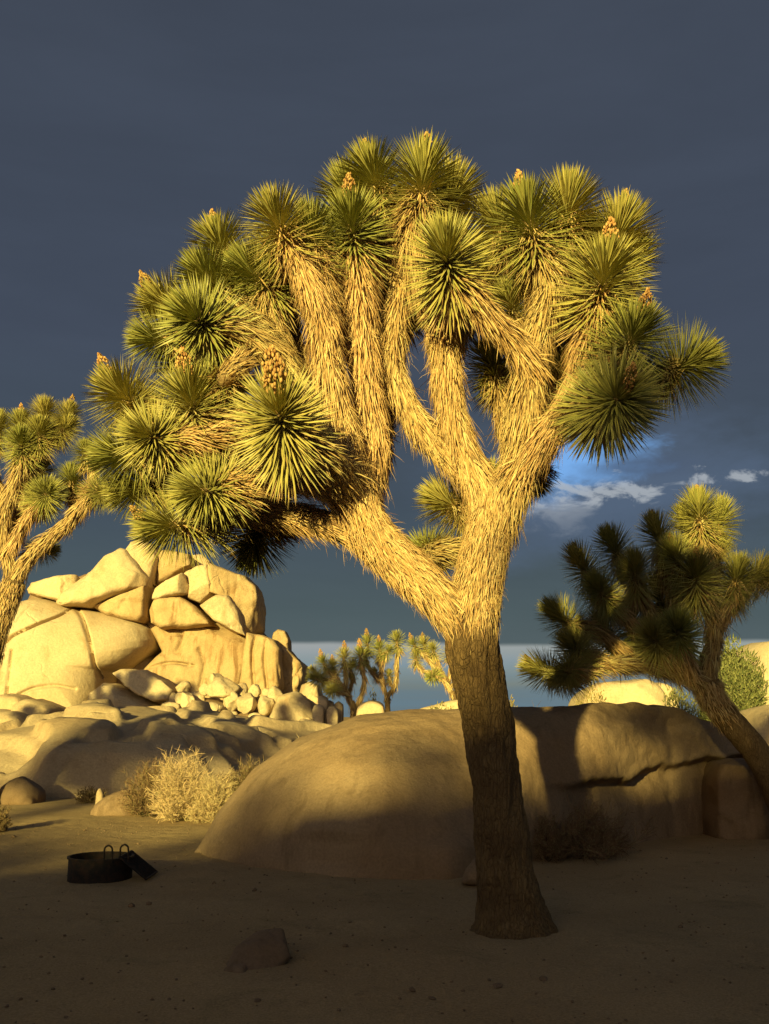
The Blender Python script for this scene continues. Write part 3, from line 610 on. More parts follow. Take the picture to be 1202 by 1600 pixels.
def axis_quat(ax, roll):
    return Vector(ax).to_track_quat('Z', 'Y') @ Quaternion((0, 0, 1), roll)
def build_tree(name, Y0, label, trunk, limbs, group=None, dens=2500, ll=.18, lw=.0105, sides=18, ros=ROS, elong=1.0, fur0=.80, bark=True, trunk_fur=True, zbase=None, fsc=1.0, rsc=1.22):
    """trunk/limbs: rows (px, py, dy, width px); limbs: (rows, rosette or None), rosette = (px, py, dy, r px, axis(right, near, up), fruit)"""
    def W(row): 
        p = at(row[0], row[1], Y0 + row[2]); return (*p, row[3] / FPX * (Y0 + row[2]) / math.cos(PITCH) * .5 * .98)
    tp = np.array([W(r) for r in trunk])
    if zbase is not None: tp = np.vstack([[tp[0, 0] + zbase[0], tp[0, 1] + zbase[1], -.08, tp[0, 3] * 1.1], tp])
    base = Vector((tp[0, 0], tp[0, 1], 0)); bn = np.array(base)
    root = thing(name, base, label, 'joshua tree', group)
    S = spline(tp, 12); C, Rd = S[:, :3], S[:, 3]
    big = sides >= 18
    if big:
        k = np.linspace(0, len(C) - 1, 280); C = np.stack([np.interp(k, np.arange(len(S)), S[:, j]) for j in range(3)], 1); Rd = np.interp(k, np.arange(len(S)), S[:, 3])
    V, F = tube(C, Rd * (1 if big else .95), 128 if big else 16, .05 if big else .08, 4., .016 if big else 0.)
    tr = link('trunk', np_mesh('trunk', V - bn, F), M['bark'], root)
    if trunk_fur:
        V, F, A = thatch(C, Rd * 1.06, dens * 1.7, ll * .5, lw * .8, fur0, 1.0, False, .16)
        link('dead_leaf_fringe', np_mesh('dead_leaf_fringe', V - bn, F, A, False), M['straw'], tr)
    for i, lim in enumerate(limbs):
        rows, rz = lim[:2]; worn = lim[2] if len(lim) > 2 else 1.
        pts = [W(r) for r in rows]
        if rz:
            px, py, dy, rp, ax, fruit = rz
            Yr = Y0 + dy; c = np.array(at(px, py, Yr)); rr = rp / FPX * Yr * rsc
            ax = unit(np.array((ax[0], -ax[1], ax[2]), float)[None])[0]
            pts.append((*(c - ax * rr * .55), pts[-1][3] * .85)); pts.append((*(c - ax * rr * .05), pts[-1][3] * .5))
        S = spline(pts, 7); C, Rd = S[:, :3], np.maximum(S[:, 3] * (.75 if worn == 1 else .84), .004)
        V, F = tube(C, Rd, sides if not big else 20, .10, 6.)
        lb = link('limb', np_mesh('limb', V - bn, F), M['limb'], root)
        V, F, A = thatch(C, Rd * (1 if worn == 1 else 1.10), dens / worn ** 1.4, ll * worn, lw * (worn + 1) / 2, .0, .97, worn == 1, .24 if worn == 1 else .15)
        link('dead_leaf_thatch', np_mesh('dead_leaf_thatch', V - bn, F, A, False), M['straw'], lb)
        if rz:
            o = link('leaf_rosette', ros[i % len(ros)], None, lb, c - bn)
            o.rotation_mode = 'QUATERNION'; o.rotation_quaternion = axis_quat(ax, i * 1.7)
            o.scale = (rr * random.uniform(.94, 1.06), rr * random.uniform(.94, 1.06), rr * elong * random.uniform(.95, 1.08))
            if fruit:
                fo = link('fruit_cluster', FRU[i % 3], None, lb, c + ax * rr * .30 - bn)
                fa = unit((ax * .7 + np.array((0, 0, .8)))[None])[0]
                fo.rotation_mode = 'QUATERNION'; fo.rotation_quaternion = axis_quat(fa, i)
                k = rr * .32 * fsc * (fruit if not isinstance(fruit, bool) else 1); fo.scale = (k, k, k)
    return root

main_trunk = [(801, 1462, 0, 132), (800, 1440, 0, 112), (795, 1405, 0, 94), (789, 1360, 0, 84), (783, 1290, 0, 79), (772, 1200, 0, 76), (761, 1120, 0, 76), (748, 1060, 0, 79), (738, 1005, 0, 84), (739, 960, 0, 80), (748, 910, .02, 66), (754, 880, .02, 50)]
main_limbs = [
 ([(740, 1020, 0, 72), (738, 980, 0, 88), (744, 930, 0, 88), (754, 880, .02, 84), (764, 832, .03, 80), (772, 785, .03, 74), (776, 755, .03, 50)], None, .5),
 # left fork and its limbs
 ([(730, 990, 0, 66), (692, 942, -.05, 72), (640, 892, -.1, 76), (590, 846, -.15, 78), (560, 802, -.15, 84), (550, 750, -.1, 84)], None, .75),
 ([(550, 765, -.1, 80), (538, 690, -.15, 74), (521, 620, -.2, 66), (508, 540, -.25, 60), (502, 475, -.25, 58)], (486, 360, -.2, 58, (-.15, .2, 1), False)),
 ([(506, 500, -.3, 52), (488, 455, -.4, 50), (462, 405, -.4, 46)], (432, 342, -.4, 62, (-.45, .3, 1), False)),
 ([(575, 760, .05, 64), (582, 680, .05, 60), (573, 600, 0, 56), (566, 520, 0, 54), (561, 450, -.05, 52)], (549, 345, -.15, 66, (-.1, .65, .9), 1.1)),
 ([(585, 740, .3, 54), (600, 620, .55, 50), (606, 520, .7, 48)], (606, 430, .7, 60, (.05, -.3, 1), False)),
 ([(548, 755, -.1, 66), (500, 675, -.2, 60), (455, 595, -.2, 58), (418, 535, -.15, 56), (380, 495, -.05, 48)], (322, 432, 0, 60, (-.7, .2, .8), False)),
 ([(430, 550, -.25, 50), (390, 525, -.4, 48), (355, 510, -.5, 44)], (306, 497, -.55, 64, (-.5, .75, .25), False)),
 ([(440, 570, -.1, 48), (428, 510, 0, 46), (415, 470, 0, 44)], (392, 425, -.05, 58, (-.75, .35, .55), False)),
 ([(405, 520, .1, 44), (385, 460, .25, 42), (368, 420, .3, 40)], (343, 378, .3, 54, (-.4, .1, 1), 1.0)),
 ([(385, 505, .2, 44), (335, 490, .3, 42)], (258, 478, .3, 62, (-.85, .2, .55), 1.1)),
 ([(580, 838, -.1, 58), (505, 817, -.15, 54), (440, 802, -.12, 50), (370, 800, -.1, 44), (325, 806, -.15, 40)], (258, 822, -.2, 62, (-.9, .3, -.15), 1.0)),
 ([(470, 810, .1, 46), (435, 825, .35, 42)], (398, 850, .45, 56, (-.2, .1, -.8), False)),
 ([(550, 775, -.2, 60), (485, 752, -.45, 56), (425, 748, -.6, 52), (375, 755, -.65, 46)], (312, 768, -.7, 58, (-.7, .6, -.2), False)),
 ([(545, 755, -.3, 60), (515, 720, -.7, 52), (482, 690, -1.0, 46)], (437, 645, -1.15, 76, (-.12, .85, .55), 1.5)),
 ([(532, 725, -.2, 60), (470, 690, -.3, 54), (400, 668, -.38, 50), (345, 660, -.4, 46)], (297, 620, -.45, 64, (-.25, .45, .9), 1.2)),
 ([(405, 665, -.25, 46), (330, 668, -.1, 44), (262, 650, 0, 42)], (187, 612, 0, 58, (-.75, .2, .7), 1.2)),
 ([(370, 668, -.4, 44), (315, 685, -.55, 42), (285, 685, -.6, 38)], (232, 680, -.65, 54, (-.6, .8, .15), False)),
 ([(430, 705, -.1, 46), (330, 715, .05, 44), (245, 718, .05, 40)], (185, 712, .05, 56, (-.95, .2, .05), False)),
 ([(420, 745, .1, 42), (330, 760, .25, 40), (270, 765, .3, 36)], (205, 765, .3, 50, (-.9, .1, -.1), False)),
 ([(395, 540, -.3, 44), (372, 570, -.45, 42), (352, 590, -.5, 38)], (330, 600, -.35, 46, (-.5, .5, -.1), False)),
 ([(575, 600, .3, 44), (575, 540, .6, 42), (572, 490, .8, 40)], (568, 430, .9, 56, (-.1, -.2, 1), False)),
 ([(600, 560, .6, 44), (630, 500, .9, 42)], (640, 440, 1.0, 56, (.2, -.2, 1), False)),
 ([(560, 560, .4, 42), (530, 480, .8, 40)], (510, 400, .9, 56, (-.2, -.1, 1), False)),
 ([(470, 590, .2, 44), (450, 510, .6, 42), (440, 460, .7, 40)], (440, 400, .8, 56, (-.2, -.1, 1), False)),
 ([(440, 560, .2, 42), (400, 540, .5, 40)], (365, 455, .6, 54, (-.4, -.1, .9), False)),
 ([(390, 660, .2, 42), (340, 620, .5, 40)], (290, 560, .6, 54, (-.6, 0, .8), False)),
 ([(330, 490, .1, 40), (290, 520, .1, 38)], (240, 530, .1, 50, (-.9, .3, .1), False)),
 ([(330, 700, .3, 40), (270, 690, .5, 38)], (225, 640, .5, 50, (-.7, 0, .6), False)),
 # right fork, left half
 ([(765, 805, .05, 66), (745, 748, .05, 64), (718, 690, .05, 60), (701, 620, .05, 57), (695, 550, .05, 57), (681, 480, .05, 55), (657, 415, .05, 54), (646, 360, .05, 50)], (662, 272, .05, 68, (.12, .15, 1), 1.0)),
 ([(692, 530, .15, 48), (698, 450, .4, 46), (704, 375, .45, 42)], (706, 300, .5, 60, (.25, -.1, 1), False)),
 ([(724, 735, .1, 50), (670, 682, .15, 50), (630, 622, .2, 49), (613, 568, .2, 47), (616, 510, .2, 46), (624, 450, .25, 44), (612, 380, .3, 44)], (582, 270, .3, 62, (-.35, .1, 1), .9)),
 ([(618, 500, .3, 42), (600, 440, .4, 40)], (545, 300, .55, 56, (-.3, 0, 1), False)),
 ([(748, 855, .1, 44), (702, 862, .22, 44), (672, 868, .34, 42)], (655, 862, .55, 34, (-.6, -.6, .1), False)),
 ([(745, 812, .3, 40), (722, 800, .5, 38)], (694, 782, .6, 46, (-.7, -.2, .5), False)),
 ([(765, 790, .3, 40), (765, 775, .6, 38)], (763, 752, .75, 40, (.1, -.6, .8), False)),
 ([(695, 560, .3, 44), (740, 480, .7, 42)], (755, 410, .9, 54, (.2, -.2, 1), False)),
 ([(680, 480, .3, 42), (668, 420, .7, 40)], (672, 370, .8, 54, (0, -.2, 1), False)),
 # right fork, right half
 ([(783, 815, .03, 70), (808, 742, .05, 76), (818, 672, .05, 72), (825, 602, .05, 68), (838, 532, .05, 62), (858, 470, .05, 54), (862, 430, .05, 52)], (823, 335, -.02, 66, (-.3, .25, 1), 1.1)),
 ([(860, 460, .1, 48), (872, 415, .12, 46)], (888, 320, .15, 64, (.12, .15, 1), False)),
 ([(850, 490, .25, 42), (820, 430, .45, 40)], (776, 340, .55, 54, (-.35, 0, 1), False)),
 ([(832, 580, -.05, 54), (802, 532, -.22, 50), (762, 492, -.4, 48), (730, 455, -.52, 44)], (697, 395, -.6, 68, (-.2, .75, .75), False)),
 ([(812, 740, 0, 66), (855, 682, -.05, 62), (890, 632, -.1, 56), (908, 577, -.1, 52), (920, 530, -.15, 50), (934, 490, -.2, 46)], (946, 425, -.28, 76, (.15, .5, .95), 1.1)),
 ([(880, 520, .4, 42), (900, 450, .6, 40)], (918, 380, .7, 56, (.2, -.1, 1), False)),
 ([(905, 590, .1, 46), (935, 520, .25, 44), (955, 445, .35, 42)], (968, 358, .35, 66, (.3, .1, 1), 1.0)),
 ([(930, 520, .3, 40), (965, 470, .5, 38)], (985, 400, .55, 52, (.5, 0, .9), False)),
 ([(897, 632, -.1, 46), (932, 592, -.3, 42), (962, 565, -.45, 40)], (992, 520, -.52, 68, (.4, .6, .8), 1.0)),
 ([(915, 615, 0, 42), (980, 602, .1, 40), (1035, 590, .1, 36)], (1083, 565, .1, 62, (.9, .25, .35), .7)),
 ([(885, 645, -.25, 46), (915, 635, -.5, 42), (942, 628, -.72, 40)], (967, 622, -.85, 74, (.2, .95, .05), .9)),
 ([(803, 690, .3, 48), (788, 625, .48, 46)], (768, 560, .55, 48, (-.2, -.1, 1), False)),
 ([(850, 650, .35, 40), (866, 610, .5, 38)], (876, 572, .6, 48, (.2, -.3, 1), False)),
 ([(832, 550, .25, 38), (812, 510, .4, 36)], (798, 470, .45, 46, (-.2, .2, 1), False)),
 ([(830, 715, .2, 44), (845, 735, .45, 36)], (838, 750, .5, 34, (.3, -.2, -.6), False)),
]
build_tree('joshua_tree', 8.15, 'tall sunlit joshua tree with forked trunk and many spiky golden green heads', main_trunk, main_limbs)

# dark joshua tree leaning in from the right
right_trunk = [(1262, 1345, 0, 62), (1235, 1285, 0, 54), (1205, 1212, 0, 47), (1171, 1162, 0, 44), (1136, 1121, 0, 42), (1112, 1090, 0, 42), (1103, 1066, 0, 44)]
right_limbs = [
 ([(1106, 1080, 0, 40), (1107, 1040, 0, 36), (1116, 1000, 0, 34), (1117, 960, 0, 32), (1110, 915, 0, 30), (1100, 870, 0, 28), (1096, 835, 0, 26)], (1092, 795, 0, 42, (-.05, .1, 1), 1.0)),
 ([(1112, 1075, 0, 38), (1085, 1062, -.1, 34), (1045, 1048, -.15, 32), (996, 1038, -.15, 31), (947, 1038, -.2, 28), (905, 1045, -.2, 24)], (845, 1046, -.2, 38, (-.9, .1, .25), 1.0)),
 ([(935, 1040, -.3, 24), (912, 1052, -.45, 22)], (882, 1054, -.5, 34, (-.6, .4, -.3), False)),
 ([(950, 1036, -.2, 24), (925, 1025, -.3, 22)], (896, 1010, -.35, 38, (-.6, .5, .6), False)),
 ([(1000, 1035, 0, 26), (960, 1005, .05, 24), (930, 985, .05, 24), (905, 975, .05, 22)], (875, 962, .05, 38, (-.7, .1, .6), False)),
 ([(1040, 1045, 0, 26), (1000, 990, .1, 26), (960, 945, .1, 24), (935, 918, .1, 22)], (908, 880, .1, 38, (-.5, .1, .9), 1.0)),
 ([(965, 950, .05, 24), (950, 935, -.1, 22)], (935, 920, -.15, 34, (-.4, .4, .6), False)),
 ([(1045, 1040, .1, 26), (1020, 970, .2, 26), (995, 915, .2, 24), (975, 885, .2, 22)], (957, 850, .2, 38, (-.4, .1, .9), .8)),
 ([(1000, 930, .1, 22), (995, 910, 0, 22)], (992, 888, -.05, 38, (-.1, .4, .9), False)),
 ([(1075, 1050, .05, 28), (1060, 970, .1, 28), (1045, 905, .1, 26), (1035, 870, .1, 24)], (1027, 832, .1, 40, (-.3, .1, 1), 1.0)),
 ([(1080, 1055, -.2, 28), (1070, 1025, -.35, 26)], (1058, 985, -.45, 42, (-.2, .7, .5), False)),
 ([(1060, 1048, -.2, 26), (1040, 1025, -.3, 24)], (1022, 998, -.4, 38, (-.4, .6, .5), False)),
 ([(1110, 960, -.1, 26), (1098, 930, -.25, 24)], (1088, 895, -.35, 46, (-.1, .6, .8), 1.0)),
 ([(1105, 920, -.1, 24), (1080, 895, -.2, 22)], (1056, 868, -.25, 40, (-.4, .4, .8), 1.0)),
 ([(1100, 880, .1, 24), (1112, 845, .15, 22)], (1124, 808, .2, 38, (.3, 0, 1), 1.0)),
 ([(1098, 870, .2, 22), (1085, 855, .25, 20)], (1072, 815, .25, 36, (-.3, 0, 1), .9)),
 ([(1117, 985, 0, 28), (1135, 955, -.05, 26), (1148, 935, -.05, 24)], (1152, 897, -.1, 36, (.15, .3, .9), False)),
 ([(1140, 950, 0, 24), (1165, 920, .05, 22)], (1188, 893, .05, 36, (.7, .1, .6), .9)),
 ([(1110, 930, .1, 22), (1120, 890, .2, 22)], (1118, 868, .25, 38, (.3, 0, .8), False)),
 ([(1020, 1040, .2, 24), (1000, 1000, .3, 24)], (985, 965, .35, 42, (-.3, .2, .8), False)),
 ([(1060, 1040, .3, 24), (1050, 990, .4, 24)], (1030, 930, .45, 44, (-.2, 0, 1), False)),
 ([(975, 1036, .1, 22), (960, 1010, .2, 22)], (945, 985, .2, 38, (-.4, .2, .7), False)),
 ([(1190, 915, .1, 22), (1225, 890, .1, 20)], (1250, 860, .1, 38, (.6, .1, .8), False)),
]
dark_tree = build_tree('joshua_tree', 13.3, 'dark half shaded joshua tree with a crooked leaning trunk before the whaleback boulder', right_trunk, right_limbs, dens=900, ll=.20, lw=.015, sides=14, fur0=.75, elong=1.3, rsc=1.02)

def copy_tree(o, parent=None):
    c = o.copy(); COL.objects.link(c); c.parent = parent
    for ch in list(o.children): copy_tree(ch, c)
    return c
for (s_, u_, zb, yaw, sc_, lab) in ((2.05, 0., 7.45, -18, 1.0, 'joshua tree on the rocky hill behind the viewer, added to shade the right side'), (-10.0, 0., 6.4, -18, 1.15, 'joshua tree on the rocky hill behind the viewer, added to shade the left side')):  # unseen copies added to shade the right tree and the slabs
    t = copy_tree(dark_tree); xy = sper * s_ + sdir * (RT_ + u_)
    t.location = (xy[0], xy[1], zb); t.rotation_euler = (0, 0, R(yaw)); t.scale = (sc_,) * 3; t['label'] = lab; t['group'] = 'added shade trees on the hill behind the viewer'
t = copy_tree(dark_tree); t.location = (-11.6, 25.5, 0); t.scale = (1.35,) * 3; t['label'] = 'joshua tree added out of view past the golden one to shade the rock pile foot'  # unseen copy added to shade the foot of the dome
# joshua tree beyond the camp, cut by the left edge of the view
left_trunk = [(-72, 1262, 0, 52), (-52, 1180, 0, 46), (-30, 1080, 0, 42), (-12, 1000, 0, 40), (6, 950, 0, 38), (24, 908, 0, 36)]
left_limbs = [
 ([(20, 918, 0, 32), (37, 884, 0, 30), (67, 850, -.05, 28), (105, 820, -.1, 27), (130, 790, -.1, 26), (146, 770, -.1, 22)], (172, 772, -.15, 26, (.8, .3, -.1), False)),
 ([(140, 778, 0, 22), (146, 750, .1, 20), (142, 730, .15, 18)], (135, 703, .15, 24, (-.2, .1, 1), False)),
 ([(118, 808, .1, 22), (115, 780, .25, 20)], (112, 745, .3, 26, (-.1, -.1, 1), False)),
 ([(20, 915, 0, 26), (13, 872, 0, 24), (6, 830, 0, 24), (8, 795, -.1, 28), (20, 768, -.15, 28), (34, 728, -.2, 26)], (33, 690, -.25, 30, (-.1, .5, .8), False)),
 ([(24, 755, -.1, 24), (45, 715, -.1, 22)], (62, 672, -.15, 30, (.1, .3, 1), False)),
 ([(40, 730, .1, 22), (62, 690, .15, 20)], (70, 642, .15, 28, (.0, .1, 1), False)),
 ([(60, 700, .1, 20), (85, 685, .1, 18)], (104, 665, .1, 26, (.5, .2, .7), False)),
 ([(80, 690, .2, 18), (98, 670, .25, 17)], (107, 645, .25, 24, (.3, 0, 1), 1.3)),
 ([(30, 730, .1, 22), (30, 690, .2, 20)], (33, 660, .2, 26, (-.1, 0, 1), 1.2)),
 ([(12, 870, 0, 24), (35, 825, -.15, 24), (52, 798, -.2, 23)], (74, 770, -.25, 30, (.5, .6, .4), False)),
 ([(40, 870, .3, 18), (58, 866, .4, 16)], (76, 860, .45, 22, (.8, -.2, .1), False)),
 ([(8, 800, .2, 24), (-10, 740, .25, 22), (-14, 700, .25, 20)], (-4, 664, .2, 30, (.1, .1, 1), False)),
 ([(5, 810, .3, 24), (-30, 740, .3, 22)], (-45, 680, .3, 32, (-.3, .1, 1), False)),
 ([(0, 830, .2, 22), (-40, 800, .2, 22)], (-75, 760, .2, 30, (-.8, .2, .5), False)),
 ([(10, 860, .4, 20), (30, 800, .6, 20)], (60, 735, .7, 30, (.3, -.2, .9), False)),
 ([(-30, 1080, .1, 30), (-65, 1000, .2, 26), (-90, 930, .3, 24), (-110, 860, .3, 22)], (-120, 800, .3, 32, (-.2, .1, 1), False)),
 ([(-85, 940, .2, 22), (-60, 880, .1, 20)], (-45, 840, .0, 30, (.3, .3, .8), False)),
]
build_tree('joshua_tree', 18.5, 'golden joshua tree cut off by the left picture edge, rising beside the rock pile', left_trunk, left_limbs, dens=480, ll=.22, lw=.02, sides=12, fur0=.25)

FARG = None
ft1 = [(551, 1150, 0, 13), (553, 1112, 0, 12), (549, 1096, 0, 11)]
f1 = [
 ([(552, 1108, 0, 11), (543, 1085, 0, 10), (530, 1066, 0, 10), (518, 1054, 0, 9)], (505, 1034, 0, 14, (-.4, .2, .9), 1.5)),
 ([(553, 1110, 0, 10), (563, 1092, .1, 9), (570, 1066, .1, 9), (566, 1048, .1, 9)], (563, 1022, .1, 17, (-.1, .2, 1), 1.4)),
 ([(540, 1082, 0, 9), (541, 1055, 0, 9)], (538, 1024, 0, 16, (0, .2, 1), 1.4)),
 ([(532, 1070, -.1, 8), (515, 1062, -.2, 8)], (492, 1060, -.2, 15, (-.8, .4, .3), False)),
 ([(540, 1085, -.2, 8), (528, 1082, -.3, 7)], (517, 1078, -.4, 13, (-.5, .7, -.1), False)),
 ([(528, 1066, .2, 8), (524, 1052, .2, 8)], (520, 1040, .2, 13, (-.1, .3, .9), 1.3)),
 ([(545, 1085, .3, 8), (552, 1060, .4, 8)], (550, 1040, .4, 15, (.2, 0, 1), False)),
 ([(520, 1062, .3, 8), (504, 1062, .3, 8)], (490, 1048, .3, 12, (-.6, .2, .6), False)),
]
build_tree('joshua_tree', 36, 'far joshua tree with a broad leaning crown beside the rock pile rubble', ft1, f1, 'far joshua trees', dens=160, ll=.24, lw=.035, sides=8, ros=ROS_FAR, trunk_fur=False, zbase=(0, 0))
ft2 = [(607, 1150, 0, 10), (606, 1112, 0, 9), (605, 1084, 0, 9)]
f2 = [
 ([(605, 1092, 0, 8), (598, 1064, 0, 9), (594, 1036, 0, 8)], (593, 1012, 0, 15, (-.1, .3, 1), 1.3)),
 ([(600, 1070, 0, 8), (583, 1053, 0, 8), (575, 1040, 0, 8), (570, 1022, 0, 8)], (574, 1003, 0, 15, (-.1, .2, 1), 1.4)),
 ([(605, 1090, 0, 8), (616, 1074, 0, 9), (620, 1056, 0, 8), (620, 1038, 0, 9), (623, 1020, 0, 8)], (620, 998, 0, 15, (-.1, .2, 1), False)),
 ([(596, 1040, -.1, 8), (602, 1030, -.1, 7)], (607, 1016, -.2, 12, (.4, .4, .7), False)),
 ([(598, 1068, .2, 6), (592, 1060, .3, 6)], (586, 1050, .3, 10, (-.3, -.3, .8), False)),
 ([(614, 1076, .2, 6), (609, 1066, .3, 6)], (608, 1054, .3, 11, (0, -.3, 1), False)),
]
build_tree('joshua_tree', 37, 'far slender joshua tree with two upright arms on the skyline', ft2, f2, 'far joshua trees', dens=160, ll=.24, lw=.035, sides=8, ros=ROS_FAR, trunk_fur=False, zbase=(0, 0))
ft3 = [(722, 1150, 0, 12), (716, 1112, 0, 11), (706, 1080, 0, 10)]
f3 = [
 ([(708, 1088, 0, 9), (690, 1052, 0, 9), (672, 1034, 0, 9), (658, 1018, 0, 8)], (646, 1006, 0, 13, (-.5, .2, .8), 1.4)),
 ([(700, 1075, 0, 8), (682, 1052, -.1, 8), (664, 1050, -.1, 8), (652, 1040, -.1, 8)], (650, 1024, -.1, 13, (-.1, .2, 1), False)),
 ([(690, 1055, 0, 8), (684, 1035, 0, 8)], (676, 1014, 0, 14, (-.2, .3, .9), False)),
 ([(692, 1060, -.1, 8), (684, 1058, -.2, 8)], (674, 1058, -.2, 13, (-.6, .5, -.2), False)),
 ([(675, 1035, .2, 8), (668, 1020, .2, 8)], (662, 1004, .2, 13, (-.2, .1, 1), 1.2)),
 ([(700, 1070, .2, 8), (705, 1040, .2, 8)], (704, 1016, .2, 14, (.1, .2, 1), False)),
 ([(704, 1075, .1, 8), (725, 1045, .1, 8)], (738, 1022, .1, 14, (.5, .2, .8), False)),
]
build_tree('joshua_tree', 35, 'far joshua tree half hidden behind the main trunk, its pale arms leaning out', ft3, f3, 'far joshua trees', dens=160, ll=.24, lw=.035, sides=8, ros=ROS_FAR, trunk_fur=False, zbase=(0, 0))

# ------------------------------------------------------------------ shrubs
def twig_shrub(name, px, py, Y, w, h, label, m, n=70, tw=.006, cat='shrub', group=None, seed=0, base_z=0.):
    """dry shrub of forking twigs: stems > side twigs > fine twigs; px, py = middle of its foot"""
    global rng
    keep, rng = rng, np.random.default_rng(seed + 500)
    b = np.array(at(px, py, Y)); b[2] = base_z
    root = thing(name, b, label, cat, group)
    P0 = np.stack([rng.normal(0, .06 * w, n), rng.normal(0, .06 * w, n), np.full(n, -.03)], 1)
    az = rng.uniform(0, 2 * math.pi, n); el = np.arccos(rng.uniform(.12, 1, n))
    d = np.stack([np.sin(el) * np.cos(az) * w * .5, np.sin(el) * np.sin(az) * w * .5, np.cos(el) * h], 1) * rng.uniform(.62, .88, n)[:, None]
    L = np.linalg.norm(d, axis=1); up = np.tile((0, 0, .12), (n, 1))
    V, F, A = leaves(P0, d, rand_dirs(n), L, tw * 2.2, up, rng.uniform(0, .6, n))
    link('stem', np_mesh('stem', V, F, A, False), M[m], root)
    def sub(P, D, L, k, f, lo):
        i = np.repeat(np.arange(len(P)), k); t = rng.uniform(lo, .98, len(i))
        q = P[i] + unit(D[i]) * (L[i] * t)[:, None] + np.array((0, 0, .12)) * (L[i] * t * t)[:, None]
        dd = unit(unit(D[i]) + rand_dirs(len(i)) * 1.0 + np.array((0, 0, .15)))
        return q, dd, L[i] * f * rng.uniform(.6, 1.2, len(i))
    q1, d1, l1 = sub(P0, d, L, 9, .38, .3)
    V, F, A = leaves(q1, d1, rand_dirs(len(q1)), l1, tw * 1.3, rng.normal(0, .1, (len(q1), 3)), rng.uniform(.2, .9, len(q1)))
    link('twig', np_mesh('twig', V, F, A, False), M[m], root)
    q2, d2, l2 = sub(q1, d1, l1, 6, .5, .2)
    V, F, A = leaves(q2, d2, rand_dirs(len(q2)), l2, tw, rng.normal(0, .15, (len(q2), 3)), rng.uniform(.4, 1, len(q2)))
    tag(link('fine_twigs', np_mesh('fine_twigs', V, F, A, False), M[m], root), kind='stuff')
    rng = keep; return root
def leaf_shrub(name, px, py, Y, w, h, label, m, n=2600, ls=.07, cat='shrub', group=None, seed=0, base_z=0., lobes=14):
    global rng
    keep, rng = rng, np.random.default_rng(seed + 900)
    b = np.array(at(px, py, Y)); b[2] = base_z
    root = thing(name, b, label, cat, group)
    az = rng.uniform(0, 6.28, lobes); rr = rng.uniform(.2, .8, lobes) ** .6; hz = rng.uniform(.25, .85, lobes)
    Lc = np.stack([np.cos(az) * rr * w * .42, np.sin(az) * rr * w * .42, hz * h], 1); Lc[0] = (0, 0, .85 * h)
    ns = lobes * 2
    d = np.concatenate([Lc, Lc * rng.uniform(.7, 1.05, (lobes, 3))]); 
    V, F, A = leaves(np.zeros((ns, 3)) + (0, 0, -.05), d, rand_dirs(ns), np.linalg.norm(d, axis=1), .03 * max(w, .6), rng.normal(0, .06, (ns, 3)), np.full(ns, .1))
    link('stem', np_mesh('stem', V, F, A, False), M['browntwig'], root)
    i = rng.integers(0, lobes, n); q = Lc[i] + rand_dirs(n) * (rng.uniform(0, 1, n) ** .45)[:, None] * np.array((w * .2, w * .2, h * .2))
    q[:, 2] = np.maximum(q[:, 2], .01)
    dd = unit(unit(q - np.array((0, 0, h * .3))) + rand_dirs(n) * .7 + np.array((0, 0, .25)))
    V, F, A = leaves(q, dd, rand_dirs(n), ls * rng.uniform(.6, 1.4, n), ls * .3, rng.normal(0, .1, (n, 3)), rng.uniform(0, 1, n))
    tag(link('foliage', np_mesh('foliage', V, F, A, False), M[m], root), kind='stuff')
    rng = keep; return root
twig_shrub('dry_shrub', 290, 1268, 16.2, 1.15, 1.02, 'pale straw coloured dry shrub, the taller of two against the dark slab shadow', 'drytwig', 150, .006, seed=1)
twig_shrub('dry_shrub', 335, 1265, 16.0, .85, .72, 'shorter pale straw coloured dry shrub touching the whaleback boulder', 'drytwig', 120, .006, seed=2)
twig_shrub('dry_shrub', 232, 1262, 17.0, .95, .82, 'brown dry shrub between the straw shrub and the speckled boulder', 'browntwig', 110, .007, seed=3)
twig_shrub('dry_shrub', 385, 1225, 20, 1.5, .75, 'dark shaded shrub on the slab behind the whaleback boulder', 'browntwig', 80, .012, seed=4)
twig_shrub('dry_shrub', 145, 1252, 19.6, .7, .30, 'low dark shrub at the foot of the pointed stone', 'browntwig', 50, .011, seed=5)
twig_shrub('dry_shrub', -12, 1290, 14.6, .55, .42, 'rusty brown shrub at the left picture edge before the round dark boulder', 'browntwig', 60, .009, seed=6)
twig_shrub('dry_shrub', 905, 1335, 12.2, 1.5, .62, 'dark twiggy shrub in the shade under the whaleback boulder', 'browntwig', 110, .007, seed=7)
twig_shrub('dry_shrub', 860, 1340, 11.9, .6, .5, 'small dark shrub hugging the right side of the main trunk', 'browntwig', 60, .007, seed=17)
twig_shrub('dry_shrub', 842, 1160, 26, .95, 1.75, 'bare grey twiggy bush on the whaleback skyline', 'browntwig', 40, .008, seed=8)
twig_shrub('dry_shrub', 885, 1160, 27, .6, 1.95, 'thin bare twigs rising next to the bare bush on the skyline', 'browntwig', 14, .008, seed=9)
twig_shrub('dry_shrub', 470, 1160, 15.2, .35, 1.15, 'thin pale twigs above the left shoulder of the whaleback boulder', 'drytwig', 8, .006, seed=10)
leaf_shrub('green_shrub', 112, 1130, 33.5, 1.0, .55, 'small green shrub sitting on top of the low slabs', 'shrub', 900, .10, seed=11, base_z=1.15)
leaf_shrub('green_shrub', 88, 1130, 33.2, .45, .32, 'tiny green tuft beside the green shrub on the slabs', 'shrub', 260, .09, seed=12, base_z=1.15)
leaf_shrub('yellow_shrub', 925, 1150, 30, 1.0, 2.5, 'yellow flowering shrub before the pale sunlit boulder', 'creosote', 1600, .09, seed=13)
